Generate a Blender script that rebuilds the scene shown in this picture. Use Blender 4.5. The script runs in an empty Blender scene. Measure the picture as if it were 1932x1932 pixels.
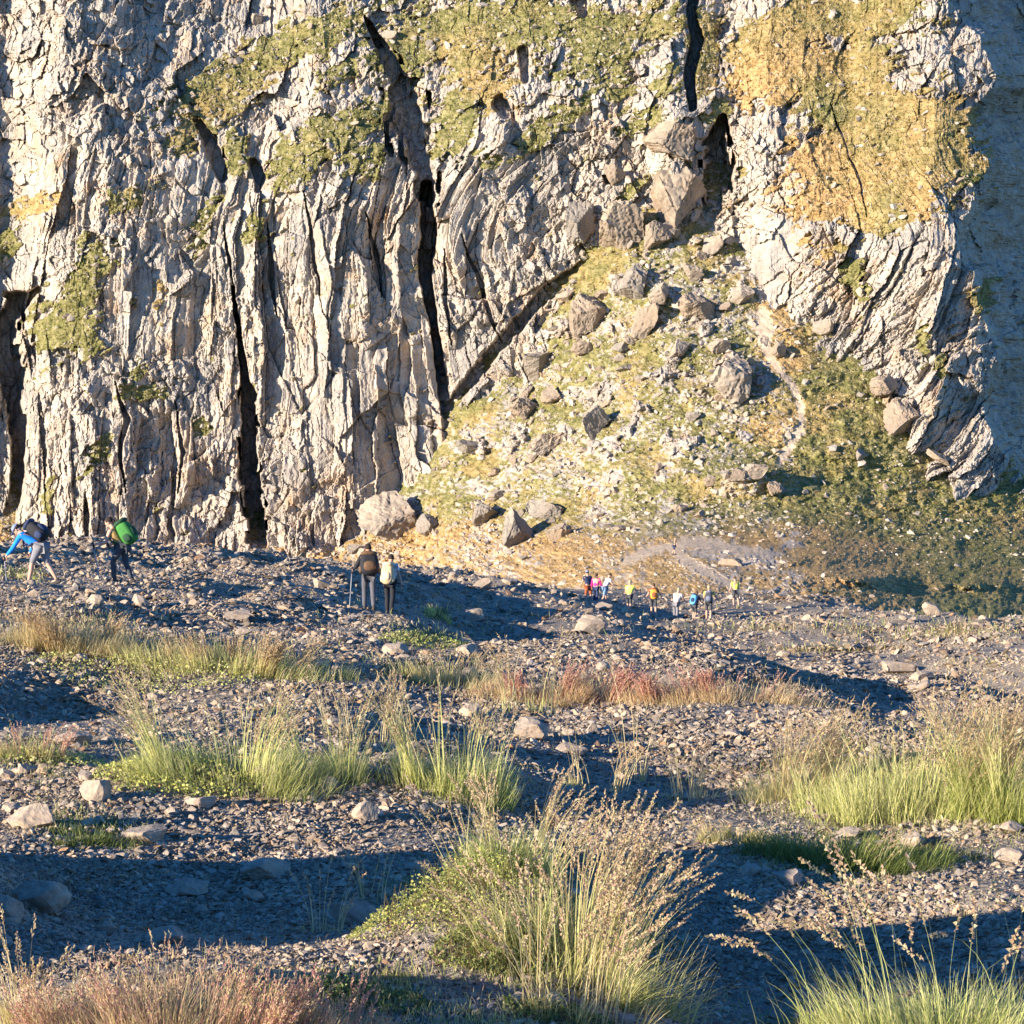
import bpy, bmesh, math, random
import numpy as np
from mathutils import Vector, Matrix

random.seed(7)
RNG = np.random.default_rng(11)
scene = bpy.context.scene
COL = scene.collection

# ------------------------------------------------------------------ camera
# all image measurements below are in a 1932-px wide frame
FPX = 3773.6
CX = CY = 966.0
PITCH = math.radians(4.63)
cam_d = bpy.data.cameras.new('camera')
cam_d.sensor_width = 36.0
cam_d.angle = 2 * math.atan(CX / FPX)
cam_d.clip_start = 0.1
cam_d.clip_end = 5000.0
cam = bpy.data.objects.new('camera', cam_d)
COL.objects.link(cam)
cam.location = (0, 0, 0)
cam.rotation_euler = (math.radians(90) - PITCH, 0, 0)
scene.camera = cam

# ------------------------------------------------------------------ sky and sun
SUN_EL = math.radians(13.0)
SUN_AZ = math.radians(33.0)          # how far behind the camera's left the sun stands
to_sun = Vector((-math.cos(SUN_AZ) * math.cos(SUN_EL), -math.sin(SUN_AZ) * math.cos(SUN_EL), math.sin(SUN_EL)))
world = bpy.data.worlds.new('World')
scene.world = world
world.use_nodes = True
wn = world.node_tree
sky = wn.nodes.new('ShaderNodeTexSky')
sky.sky_type = 'NISHITA'
sky.sun_disc = False
sky.sun_elevation = SUN_EL
sky.sun_rotation = math.atan2(to_sun.x, to_sun.y)
sky.altitude = 2200
sky.air_density = 1.0
sky.dust_density = 0.0
sky.ozone_density = 3.0
hs = wn.nodes.new('ShaderNodeHueSaturation')
hs.inputs['Saturation'].default_value = 1.2
wn.links.new(sky.outputs[0], hs.inputs['Color'])
tn = wn.nodes.new('ShaderNodeMix'); tn.data_type = 'RGBA'; tn.blend_type = 'MULTIPLY'      # deep blue alpine morning sky
tn.inputs['Factor'].default_value = 1.0; tn.inputs[7].default_value = (0.72, 0.93, 1.2, 1)
wn.links.new(hs.outputs[0], tn.inputs[6])
wn.links.new(tn.outputs[2], wn.nodes['Background'].inputs[0])
wn.nodes['Background'].inputs[1].default_value = 0.105
sun_d = bpy.data.lights.new('sun', 'SUN')
sun_d.energy = 5.0
sun_d.angle = math.radians(0.5)
sun_d.color = (1.0, 0.87, 0.71)
sun = bpy.data.objects.new('sun', sun_d)
COL.objects.link(sun)
sun.rotation_euler = to_sun.to_track_quat('Z', 'Y').to_euler()
scene.view_settings.view_transform = 'Standard'
scene.view_settings.look = 'None'
scene.view_settings.gamma = 1.0
scene.view_settings.exposure = 1.35
scene.cycles.max_bounces = 6

# ------------------------------------------------------------------ small helpers
_cp, _sp = math.cos(PITCH), math.sin(PITCH)
def ray(u, v):
    """direction through pixel (u, v), scaled so that its y (distance away) is 1"""
    a = (np.asarray(u, float) - CX) / FPX
    b = (CY - np.asarray(v, float)) / FPX
    y = _cp + b * _sp
    z = -_sp + b * _cp
    return a / y, z / y
def project(x, y, z):
    d = y * _cp - z * _sp
    h = y * _sp + z * _cp
    return CX + FPX * x / d, CY - FPX * h / d
def smooth(a, b, x):
    t = np.clip((x - a) / (b - a), 0, 1)
    return t * t * (3 - 2 * t)
def h2(ix, iy, seed):
    h = (ix.astype(np.int64) * 374761393 + iy.astype(np.int64) * 668265263 + seed * 974711) & 0xFFFFFFFF
    h = ((h ^ (h >> 13)) * 1274126177) & 0xFFFFFFFF
    h = ((h ^ (h >> 16)) * 2246822519) & 0xFFFFFFFF
    return ((h ^ (h >> 15)) & 0xFFFFFF) / float(0xFFFFFF)
def vnoise(x, y, seed=0):
    ix = np.floor(x).astype(np.int64); iy = np.floor(y).astype(np.int64)
    fx = x - ix; fy = y - iy
    fx = fx * fx * fx * (fx * (fx * 6 - 15) + 10); fy = fy * fy * fy * (fy * (fy * 6 - 15) + 10)
    a = h2(ix, iy, seed); b = h2(ix + 1, iy, seed); c = h2(ix, iy + 1, seed); d = h2(ix + 1, iy + 1, seed)
    return (a + (b - a) * fx + (c - a) * fy + (a - b - c + d) * fx * fy) * 2 - 1
def fbm(x, y, seed=0, octs=4, gain=0.5):
    s = 0; a = 1; t = 0
    for o in range(octs):
        s = s + a * vnoise(x * 2.03 ** o + o * 17.3, y * 2.03 ** o - o * 9.1, seed + o * 31)
        t += a; a *= gain
    return s / t
def ridged(x, y, seed=0, octs=4):
    s = 0; a = 1; t = 0
    for o in range(octs):
        s = s + a * (1 - 2 * np.abs(vnoise(x * 2.1 ** o + o * 7.7, y * 2.1 ** o + o * 3.3, seed + o * 13)))
        t += a; a *= 0.5
    return s / t
def worley(x, y, seed=0, jit=0.9):
    """nearest cell: two random numbers of the cell, offset to its point, distance to the border"""
    ix = np.floor(x).astype(np.int64); iy = np.floor(y).astype(np.int64)
    f1 = np.full(x.shape, 9e9); f2 = np.full(x.shape, 9e9)
    r1 = np.zeros(x.shape); r2 = np.zeros(x.shape); r3 = np.zeros(x.shape); bx = np.zeros(x.shape); by = np.zeros(x.shape)
    for ox in (-1, 0, 1):
        for oy in (-1, 0, 1):
            cx = ix + ox; cy = iy + oy
            a = h2(cx, cy, seed); b = h2(cx, cy, seed + 101)
            dx = x - (cx + 0.5 + (a - 0.5) * jit); dy = y - (cy + 0.5 + (b - 0.5) * jit)
            d = dx * dx + dy * dy
            m = d < f1
            f2 = np.where(m, f1, np.minimum(f2, d))
            f1 = np.where(m, d, f1)
            c = h2(cx, cy, seed + 202)
            r1 = np.where(m, c, r1); r2 = np.where(m, b, r2); r3 = np.where(m, a, r3)
            bx = np.where(m, dx, bx); by = np.where(m, dy, by)
    return r1, r2, r3, bx, by, np.sqrt(f2) - np.sqrt(f1)
def polyline_dist(u, v, pts):
    """distance to a polyline, and the third number (a width) carried along it"""
    best = np.full(u.shape, 9e9); wid = np.ones(u.shape)
    for (x0, y0, w0), (x1, y1, w1) in zip(pts[:-1], pts[1:]):
        dx, dy = x1 - x0, y1 - y0
        t = np.clip(((u - x0) * dx + (v - y0) * dy) / (dx * dx + dy * dy + 1e-9), 0, 1)
        d = np.hypot(u - x0 - t * dx, v - y0 - t * dy)
        m = d < best
        best = np.where(m, d, best); wid = np.where(m, w0 + (w1 - w0) * t, wid)
    return best, wid
def blob(u, v, cx, cy, ru, rv, ang=0.0):
    c, s = math.cos(math.radians(ang)), math.sin(math.radians(ang))
    a = ((u - cx) * c + (v - cy) * s) / ru
    b = (-(u - cx) * s + (v - cy) * c) / rv
    return np.exp(-(a * a + b * b))

def link_mesh(name, verts, faces, mat, parent=None, smooth_shade=False, attrs=None):
    """one mesh object from numpy arrays; faces is an (n, 3) or (n, 4) array"""
    me = bpy.data.meshes.new(name)
    verts = np.ascontiguousarray(verts, dtype=np.float32)
    faces = np.ascontiguousarray(faces, dtype=np.int32)
    n, k = faces.shape
    me.vertices.add(len(verts)); me.vertices.foreach_set('co', verts.ravel())
    me.loops.add(n * k); me.loops.foreach_set('vertex_index', faces.ravel())
    me.polygons.add(n)
    me.polygons.foreach_set('loop_start', np.arange(0, n * k, k, dtype=np.int32))
    me.polygons.foreach_set('use_smooth', np.full(n, bool(smooth_shade)))
    me.update(calc_edges=True)
    for an, arr in (attrs or {}).items():
        arr = np.asarray(arr, dtype=np.float32)
        if arr.shape[1] == 3:
            arr = np.concatenate([arr, np.ones((len(arr), 1), np.float32)], 1)
        at = me.attributes.new(an, 'FLOAT_COLOR', 'POINT')
        at.data.foreach_set('color', np.ascontiguousarray(arr).ravel())
    me.materials.append(mat)
    o = bpy.data.objects.new(name, me)
    COL.objects.link(o)
    if parent is not None:
        o.parent = parent
    return o
def tag(o, label=None, cat=None, group=None, kind=None):
    if label: o['label'] = label
    if cat: o['category'] = cat
    if group: o['group'] = group
    if kind: o['kind'] = kind
    return o
def empty(name, loc, rz=0.0):
    o = bpy.data.objects.new(name, None)
    COL.objects.link(o)
    o.location = loc; o.rotation_euler = (0, 0, rz)
    o.empty_display_size = 0.2
    return o
def grid_faces(nv, nu):
    i = np.arange(nv * nu).reshape(nv, nu)
    return np.stack([i[:-1, :-1].ravel(), i[1:, :-1].ravel(), i[1:, 1:].ravel(), i[:-1, 1:].ravel()], 1)

# ------------------------------------------------------------------ materials
class NT:
    def __init__(self, name):
        self.m = bpy.data.materials.new(name); self.m.use_nodes = True
        self.t = self.m.node_tree
        self.b = self.t.nodes['Principled BSDF']
        self.out = self.t.nodes['Material Output']
    def n(self, kind, **kw):
        x = self.t.nodes.new(kind)
        for k, v in kw.items():
            if k in x.inputs: x.inputs[k].default_value = v
            else: setattr(x, k, v)
        return x
    def l(self, a, b): self.t.links.new(a, b)
    def noise(self, vec, scale, detail=4.0, rough=0.55):
        x = self.n('ShaderNodeTexNoise'); x.inputs['Scale'].default_value = scale
        x.inputs['Detail'].default_value = detail; x.inputs['Roughness'].default_value = rough
        if vec is not None: self.l(vec, x.inputs['Vector'])
        return x.outputs[0]
    def ramp(self, fac, stops):
        r = self.n('ShaderNodeValToRGB')
        e = r.color_ramp.elements
        while len(e) < len(stops): e.new(0.5)
        for el, (p, c) in zip(e, stops):
            el.position = p; el.color = (*c, 1) if len(c) == 3 else c
        self.l(fac, r.inputs[0])
        return r.outputs[0]
    def mix(self, fac, a, b, mode='MIX'):
        x = self.n('ShaderNodeMix', data_type='RGBA', blend_type=mode)
        for s, val in ((x.inputs['Factor'], fac), (x.inputs[6], a), (x.inputs[7], b)):
            if hasattr(val, 'is_output'): self.l(val, s)
            elif isinstance(val, tuple): s.default_value = (*val, 1)
            else: s.default_value = val
        return x.outputs[2]
    def math(self, op, a, b=None):
        x = self.n('ShaderNodeMath', operation=op)
        for i, val in enumerate((a, b)):
            if val is None: continue
            if hasattr(val, 'is_output'): self.l(val, x.inputs[i])
            else: x.inputs[i].default_value = val
        return x.outputs[0]
    def bump(self, h, strength, dist, prev=None):
        x = self.n('ShaderNodeBump'); x.inputs['Strength'].default_value = strength; x.inputs['Distance'].default_value = dist
        self.l(h, x.inputs['Height'])
        if prev is not None: self.l(prev, x.inputs['Normal'])
        return x.outputs[0]

def flat_mat(name, col, rough=0.85, var=0.12, scale=30.0, bump=0.15):
    k = NT(name)
    tc = k.n('ShaderNodeTexCoord').outputs['Object']
    f = k.noise(tc, scale, 3)
    c0 = tuple(c * (1 - var) for c in col); c1 = tuple(min(1, c * (1 + var)) for c in col)
    k.l(k.ramp(f, [(0.3, c0), (0.7, c1)]), k.b.inputs['Base Color'])
    k.b.inputs['Roughness'].default_value = rough
    k.b.inputs['Specular IOR Level'].default_value = 0.25
    k.l(k.bump(f, bump, 0.01), k.b.inputs['Normal'])
    return k.m

def rock_mix(k, pos, s=1.0):
    """limestone colour: cream to grey, ochre stains, pale and dark flecks; s = size factor"""
    big = k.noise(pos, 0.10 / s, 5, 0.6)
    mid = k.noise(pos, 0.55 / s, 6, 0.65)
    fine = k.noise(pos, 4.0 / s, 4, 0.7)
    base = k.ramp(mid, [(0.25, (0.25, 0.215, 0.18)), (0.40, (0.37, 0.325, 0.27)), (0.58, (0.48, 0.42, 0.35)), (0.8, (0.60, 0.535, 0.455))])
    stain = k.math('MULTIPLY', k.ramp(k.noise(pos, 0.23 / s, 6, 0.7), [(0.5, (0, 0, 0)), (0.68, (1, 1, 1))]), 0.6)
    c = k.mix(stain, base, (0.40, 0.25, 0.125))
    grey = k.math('MULTIPLY', k.ramp(big, [(0.48, (0, 0, 0)), (0.66, (1, 1, 1))]), 0.55)
    c = k.mix(grey, c, (0.24, 0.235, 0.225))
    fl = k.ramp(fine, [(0.35, (0.62, 0.62, 0.62)), (0.65, (1.12, 1.1, 1.08))])
    return k.mix(0.7, c, fl, 'MULTIPLY'), mid, fine

def mat_mountain():
    k = NT('mountain_rock_and_grass')
    pos = k.n('ShaderNodeNewGeometry').outputs['Position']
    rock, mid, fine = rock_mix(k, pos, 1.0)
    at = k.n('ShaderNodeAttribute', attribute_name='mask')
    sep = k.n('ShaderNodeSeparateColor'); k.l(at.outputs['Color'], sep.inputs[0])
    g1 = k.noise(pos, 0.9, 6, 0.7); g2 = k.noise(pos, 0.16, 4, 0.6)
    green = k.ramp(g1, [(0.3, (0.075, 0.085, 0.026)), (0.48, (0.17, 0.155, 0.055)), (0.68, (0.33, 0.285, 0.14))])
    dry = k.ramp(g1, [(0.3, (0.19, 0.115, 0.045)), (0.5, (0.38, 0.245, 0.105)), (0.72, (0.54, 0.37, 0.20))])
    dfac = k.math('ADD', sep.outputs[1], k.math('MULTIPLY', k.math('SUBTRACT', g2, 0.5), 0.9))
    dfac = k.ramp(dfac, [(0.25, (0, 0, 0)), (0.75, (1, 1, 1))])
    grass = k.mix(dfac, green, dry)
    gf = k.math('ADD', sep.outputs[0], k.math('MULTIPLY', k.math('SUBTRACT', k.noise(pos, 1.3, 5, 0.7), 0.5), 1.0))
    gf = k.ramp(gf, [(0.42, (0, 0, 0)), (0.56, (1, 1, 1))])
    c = k.mix(gf, rock, grass)
    dirt = k.ramp(g1, [(0.3, (0.38, 0.29, 0.20)), (0.7, (0.55, 0.44, 0.32))])
    c = k.mix(sep.outputs[2], c, dirt)
    k.l(c, k.b.inputs['Base Color'])
    k.b.inputs['Roughness'].default_value = 0.95
    k.b.inputs['Specular IOR Level'].default_value = 0.1
    b1 = k.bump(mid, 0.6, 0.5)
    b2 = k.bump(fine, 0.7, 0.12, b1)
    k.l(b2, k.b.inputs['Normal'])
    return k.m

def mat_rock(name, s, tint=(1, 1, 1), use_attr=False, bump=0.05):
    k = NT(name)
    tc = k.n('ShaderNodeTexCoord').outputs['Object'] if not use_attr else k.n('ShaderNodeNewGeometry').outputs['Position']
    c, mid, fine = rock_mix(k, tc, s)
    c = k.mix(1.0, c, tint, 'MULTIPLY')
    if use_attr:
        a = k.n('ShaderNodeAttribute', attribute_name='tint').outputs['Color']
        c = k.mix(1.0, c, a, 'MULTIPLY')
    k.l(c, k.b.inputs['Base Color'])
    k.b.inputs['Roughness'].default_value = 0.9
    k.b.inputs['Specular IOR Level'].default_value = 0.15
    b1 = k.bump(mid, 0.5, bump * 3)
    k.l(k.bump(fine, 0.6, bump, b1), k.b.inputs['Normal'])
    return k.m

def mat_hillside():
    k = NT('scree_ground')
    pos = k.n('ShaderNodeNewGeometry').outputs['Position']
    n1 = k.noise(pos, 1.2, 6, 0.7); n2 = k.noise(pos, 14, 5, 0.7)
    vor = k.n('ShaderNodeTexVoronoi'); vor.inputs['Scale'].default_value = 22; k.l(pos, vor.inputs['Vector'])
    soil = k.ramp(n1, [(0.3, (0.20, 0.17, 0.14)), (0.5, (0.33, 0.285, 0.23)), (0.7, (0.46, 0.39, 0.30))])
    st = k.mix(0.5, soil, k.ramp(vor.outputs['Color'], [(0.1, (0.3, 0.3, 0.32)), (0.9, (0.75, 0.7, 0.62))]), 'SOFT_LIGHT')
    st = k.mix(0.6, st, k.ramp(n2, [(0.3, (0.5, 0.5, 0.5)), (0.7, (1.2, 1.2, 1.2))]), 'MULTIPLY')
    at = k.n('ShaderNodeAttribute', attribute_name='mask')
    sep = k.n('ShaderNodeSeparateColor'); k.l(at.outputs['Color'], sep.inputs[0])
    green = k.ramp(n2, [(0.3, (0.055, 0.07, 0.02)), (0.7, (0.20, 0.18, 0.055))])
    dry = k.ramp(n2, [(0.3, (0.17, 0.105, 0.06)), (0.7, (0.38, 0.26, 0.15))])
    g = k.mix(sep.outputs[1], green, dry)
    gf = k.math('ADD', sep.outputs[0], k.math('MULTIPLY', k.math('SUBTRACT', n2, 0.5), 1.0))
    gf = k.ramp(gf, [(0.42, (0, 0, 0)), (0.58, (1, 1, 1))])
    k.l(k.mix(gf, st, g), k.b.inputs['Base Color'])
    k.b.inputs['Roughness'].default_value = 0.95
    k.b.inputs['Specular IOR Level'].default_value = 0.1
    v2 = k.n('ShaderNodeTexVoronoi'); v2.inputs['Scale'].default_value = 6; k.l(pos, v2.inputs['Vector'])
    b = k.bump(v2.outputs['Distance'], 0.6, 0.06)
    b = k.bump(vor.outputs['Distance'], 0.8, 0.035, b)
    k.l(k.bump(n2, 0.9, 0.05, b), k.b.inputs['Normal'])
    return k.m

def mat_leaf(name, trans=0.35):
    k = NT(name)
    a = k.n('ShaderNodeAttribute', attribute_name='tint').outputs['Color']
    k.l(a, k.b.inputs['Base Color'])
    k.b.inputs['Roughness'].default_value = 0.6
    k.b.inputs['Specular IOR Level'].default_value = 0.3
    t = k.n('ShaderNodeBsdfTranslucent'); k.l(a, t.inputs['Color'])
    m = k.n('ShaderNodeMixShader'); m.inputs[0].default_value = trans
    k.l(k.b.outputs[0], m.inputs[1]); k.l(t.outputs[0], m.inputs[2]); k.l(m.outputs[0], k.out.inputs[0])
    return k.m

M_MOUNT = mat_mountain()
M_HILL = mat_hillside()
M_BOULDER = mat_rock('limestone_boulder', 1.0, tint=(0.84, 0.79, 0.73), bump=0.06)
M_BOULDERS = [M_BOULDER, mat_rock('brown_limestone_boulder', 1.0, tint=(0.76, 0.69, 0.61), bump=0.06), mat_rock('grey_limestone_boulder', 1.0, tint=(0.66, 0.66, 0.65), bump=0.06)]
M_ROCK = mat_rock('scree_rock', 0.12, tint=(0.95, 0.88, 0.80), bump=0.008)
M_GRAVEL = mat_rock('loose_gravel', 0.10, use_attr=True, bump=0.004)
M_RUBBLE = mat_rock('talus_rubble', 0.9, use_attr=True, bump=0.03)
M_LEAF = mat_leaf('grass_blade', 0.45)
# ------------------------------------------------------------------ the mountain: cliff, talus and saddle
def axis(lo, a, b, hi, fine, coarse):
    return np.concatenate([np.arange(lo, a, coarse), np.arange(a, b, fine), np.arange(b, hi + coarse, coarse)])
MU = axis(-420, -10, 1942, 2330, 1.5, 6.0)
MV = axis(-320, -10, 1150, 1330, 1.5, 6.0)
U, V = np.meshgrid(MU, MV)
PXM = 0.0769                                   # metres per pixel at the cliff

def interp(x, pts):
    xs, ys = zip(*pts)
    return np.interp(x, xs, ys)

# warped coordinates so that no edge follows the grid
wu = U + 7 * fbm(U / 90, V / 90, 3, 3) + 2.6 * fbm(U / 14, V / 14, 5, 4)
wv = V + 12 * fbm(U / 60, V / 60, 4, 4) + 2.6 * fbm(U / 14, V / 14, 6, 4)

# --- cliff: lean of the face, integrated upwards from its foot
vtop = interp(MU, [(-400, 300), (0, 330), (250, 330), (500, 345), (700, 330), (830, 300), (1000, 215), (1200, 170), (1320, 235), (1400, 260), (1600, 440), (1850, 450), (2300, 450)])
kmax = interp(MU, [(-400, .035), (120, .035), (300, .062), (1300, .066), (1900, .06), (2300, .05)])
kmin = interp(MU, [(-400, .012), (900, .010), (1300, .02), (1600, .03), (2300, .03)])
K = kmin + (kmax - kmin) * smooth(vtop + 90, vtop - 90, V + 60 * fbm(U / 160, V / 160, 9, 3))
dv = np.gradient(MV)[:, None]
acc = np.cumsum((K * dv)[::-1], 0)[::-1]
vfoot = interp(MU, [(-400, 1040), (760, 1000), (1000, 760), (1250, 520), (1380, 470), (1450, 560), (1520, 610), (1600, 680), (1760, 850), (1850, 875), (1932, 960), (2330, 1200)])
ref = acc[np.clip(np.searchsorted(MV, vfoot), 0, len(MV) - 1), np.arange(len(MU))][None, :]
C = 290.0 + acc - ref
# buttresses and recesses
for cu, w, a in ((-150, 160, 4), (15, 60, 7), (190, 140, -3.5), (400, 70, 0.6), (640, 170, -3.0), (960, 120, -2.0), (1120, 60, -1.0)):
    C += a * np.exp(-((wu - cu) / w) ** 2)
C += np.interp(wu, *zip(*[(1300, 0), (1390, -6), (1450, -14), (1600, -24), (1760, -37), (1850, -36), (2000, -36)]))
C -= 6 * smooth(600, 300, V) * np.exp(-((wu - 1280) / 55) ** 2)
# the right-hand edge, then the shadowed flank, then a farther lit spur
uE = interp(MV, [(-320, 1700), (0, 1805), (100, 1862), (165, 1880), (215, 1822), (262, 1830), (310, 1862), (370, 1835), (470, 1805), (560, 1850), (640, 1872), (800, 1862), (870, 1902), (930, 1945), (1100, 2090), (1330, 2300)])[:, None]
uF = interp(MV, [(-320, 1790), (0, 1893), (80, 1934), (120, 2300), (200, 3000), (1330, 3000)])[:, None]
jag = 20 * fbm(V / 48, U / 90, 21, 3) + 7 * fbm(U / 90, V / 90, 3, 2) - (wu - U)
C += PXM * 5.0 * np.clip(wu + jag - uE, 0, 130) + PXM * 3.0 * np.clip(wu + jag - uE - 130, 0, None) * (wu < uF)
C += -PXM * 3.0 * np.clip(wu - uF, 0, 70)

# --- rock relief
tilt = interp(MU, [(-400, 0.05), (300, 0.02), (700, -0.04), (900, -0.28), (1100, -0.25), (1250, 0.0), (1420, 0.03), (1550, 0.45), (1750, 0.65), (1900, 0.3), (2300, 0.1)])[None, :]
tilt = tilt * smooth(250, 500, V) + 0.1 * smooth(500, 250, V)
su = wu + tilt * (wv - 700)
def rock_layer(x, y, sx, sy, seed, off, tx, ty, crack, cw):
    r1, r2, r3, bx, by, e = worley(x / sx, y / sy, seed)
    d = off * (r1 - 0.5) * 2 + tx * (r2 - 0.5) * 2 * bx + ty * (r3 - 0.5) * 2 * by
    return d + crack * smooth(0.35, 0.9, r3 * 0.6 + r2 * 0.4) * np.exp(-(e / cw) ** 2)
rough = np.clip(0.72 + 1.0 * fbm(U / 110, V / 150, 70, 3), 0.25, 1.3) * (1 - 0.45 * blob(U, V, 720, 640, 330, 360))
# where the rock is broken into blocks instead of standing in pillars
BK = 0.25 + 0.9 * fbm(U / 150, V / 120, 71, 3) + 0.75 * blob(U, V, 120, 130, 260, 240) + 0.8 * blob(U, V, 1240, 420, 190, 260) + 0.5 * smooth(330, 180, V) + 0.4 * blob(U, V, 1700, 600, 160, 200)
BK = smooth(0.25, 0.75, BK)
pil = rock_layer(su, wv, 82, 390, 31, 1.5, 2.6, 1.2, 1.0, 0.03)
pil += rock_layer(su, wv, 28, 150, 32, 0.75, 1.4, 0.7, 0.8, 0.04)
pil += rough * rock_layer(su, wv, 13, 62, 33, 0.38, 0.75, 0.45, 0.4, 0.05)
pil += rock_layer(su, wv, 45, 240, 39, 0.8, 1.7, 1.0, 0.5, 0.03) + 0.22 * fbm(su / 11, wv / 120, 41, 3)
blk = rock_layer(wu + 0.35 * wv, wv - 0.35 * wu, 54, 78, 36, 1.4, 2.4, 1.7, 0.9, 0.04)
blk += rock_layer(wu - 0.3 * wv, wv + 0.3 * wu, 24, 34, 37, 0.75, 1.5, 1.2, 0.55, 0.05)
blk += rock_layer(wu + 0.2 * wv, wv - 0.2 * wu, 11.5, 16, 38, 0.4, 0.85, 0.65, 0.3, 0.07)
relief = pil * (1 - BK) + 0.72 * blk * BK
flank = smooth(0, 14, wu + jag - uE)
relief *= 1 - 0.3 * flank
Cflank = C / PXM
relief += rock_layer(su, wv, 8.5, 26, 34, 0.20, 0.42, 0.32, 0.22, 0.08) * rough
relief += rock_layer(wu, wv, 5.5, 8, 35, 0.11, 0.24, 0.2, 0.1, 0.10) * rough
relief += 0.13 * rough * fbm(wu / 4, wv / 7, 46, 3)
# slanting fractures that cut across the pillars
for k, (fa, fs, fam) in enumerate(((0.75, 120, .9), (-0.55, 170, .8), (1.6, 210, 1.0))):
    q = (wv + fa * wu) / fs + 0.25 * fbm(U / 90, V / 90, 75 + k, 3)
    relief += fam * (q - np.floor(q) - 0.5) * smooth(-0.1, 0.35, fbm(U / 130, V / 130, 78 + k, 2))
relief *= 0.88
# diagonal bedding on the right buttress
bed = smooth(1480, 1560, U) * smooth(430, 520, V)
relief += bed * (0.7 * ridged((wu * 0.55 + wv * 0.84) / 16, (wu * 0.84 - wv * 0.55) / 90, 45, 3))

# --- named clefts (u, v, half-width px) and how deep they cut in metres
GULLIES = [
    ([(690, 30, 2), (722, 90, 12), (742, 130, 24), (765, 190, 34), (768, 250, 36), (796, 300, 26), (810, 370, 18)], 6.5),
    ([(806, 350, 10), (808, 450, 15), (802, 520, 10), (815, 610, 8), (832, 700, 8), (845, 780, 11)], 11.0),
    ([(440, 540, 3), (452, 640, 5), (463, 722, 8), (466, 735, 15), (470, 850, 16), (480, 960, 17), (492, 1050, 15)], 10.0),
    ([(425, 420, 4), (440, 540, 6)], 2.5),
    ([(70, 545, 6), (30, 575, 20), (8, 640, 26), (22, 740, 18), (38, 830, 14), (30, 930, 12), (5, 1040, 10)], 8.0),
    ([(1318, -60, 13), (1303, 20, 9), (1312, 80, 14), (1299, 140, 9), (1305, 205, 6)], 9.0),
    ([(1362, 225, 8), (1355, 270, 22), (1352, 340, 22), (1338, 400, 14), (1335, 425, 6)], 9.0),
    ([(372, 228, 6), (395, 265, 15), (412, 310, 15), (418, 335, 8)], 4.5),
    ([(478, 305, 8), (492, 335, 12), (486, 360, 6)], 3.0),
    ([(985, 95, 10), (990, 150, 8)], 3.0),
    ([(940, 195, 16), (955, 215, 14)], 3.5),
    ([(1090, -10, 18), (1100, 25, 10)], 4.0),
    ([(690, 70, 14), (725, 90, 10)], 2.5),
    ([(870, 440, 4), (900, 520, 5), (925, 600, 5), (950, 650, 8)], 2.2),
    ([(840, 470, 5), (838, 560, 6), (850, 650, 5)], 2.0),
    ([(575, 360, 5), (590, 460, 6), (600, 560, 4)], 2.0),
    ([(690, 400, 7), (712, 480, 6), (720, 560, 5)], 2.4),
    ([(505, 420, 5), (512, 520, 7), (520, 600, 4)], 2.6),
    ([(215, 720, 4), (240, 790, 7), (225, 860, 5), (235, 930, 8)], 2.6),
    ([(330, 760, 5), (345, 850, 5), (338, 930, 6)], 2.0),
    ([(160, 930, 8), (165, 1040, 7)], 2.6),
    ([(1565, 190, 2), (1585, 240, 3), (1606, 300, 2), (1622, 340, 3), (1635, 410, 2)], 1.0),
    ([(1100, 500, 7), (1040, 545, 12), (985, 605, 13), (930, 670, 13), (870, 745, 12), (845, 780, 6)], 4.0),
    ([(1215, 420, 5), (1255, 440, 9), (1330, 425, 6)], 3.0),
    ([(1135, 330, 10), (1160, 345, 12)], 2.5),
]
gmask = np.zeros_like(U)
for pts, depth in GULLIES:
    if depth < 3:                              # minor cracks run out to nothing at both ends
        pts = [(*pts[0][:2], 0.6)] + [(a_, b_, .8 * c_) for a_, b_, c_ in (pts[1:-1] or [((pts[0][0] + pts[-1][0]) / 2, (pts[0][1] + pts[-1][1]) / 2, pts[0][2])])] + [(*pts[-1][:2], 0.6)]
    x0 = min(p[0] for p in pts) - 80; x1 = max(p[0] for p in pts) + 80
    y0 = min(p[1] for p in pts) - 80; y1 = max(p[1] for p in pts) + 80
    ci = np.where((MU > x0) & (MU < x1))[0]; ri = np.where((MV > y0) & (MV < y1))[0]
    sl = np.s_[ri[0]:ri[-1] + 1, ci[0]:ci[-1] + 1]
    d, w = polyline_dist(U[sl] + 0.8 * (wu[sl] - U[sl]), V[sl] + 0.55 * (wv[sl] - V[sl]), pts)
    t = d / np.maximum(w, 1) + (0.5 * fbm(U[sl] / 26, V[sl] / 30, 90, 4) + 0.25 * np.sign(vnoise(U[sl] / 9, V[sl] / 22, 91))) * smooth(7, 20, w)
    prof = 1 - smooth(0.75, 1.25, t)
    C[sl] += depth * prof
    gmask[sl] = np.maximum(gmask[sl], prof)

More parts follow.
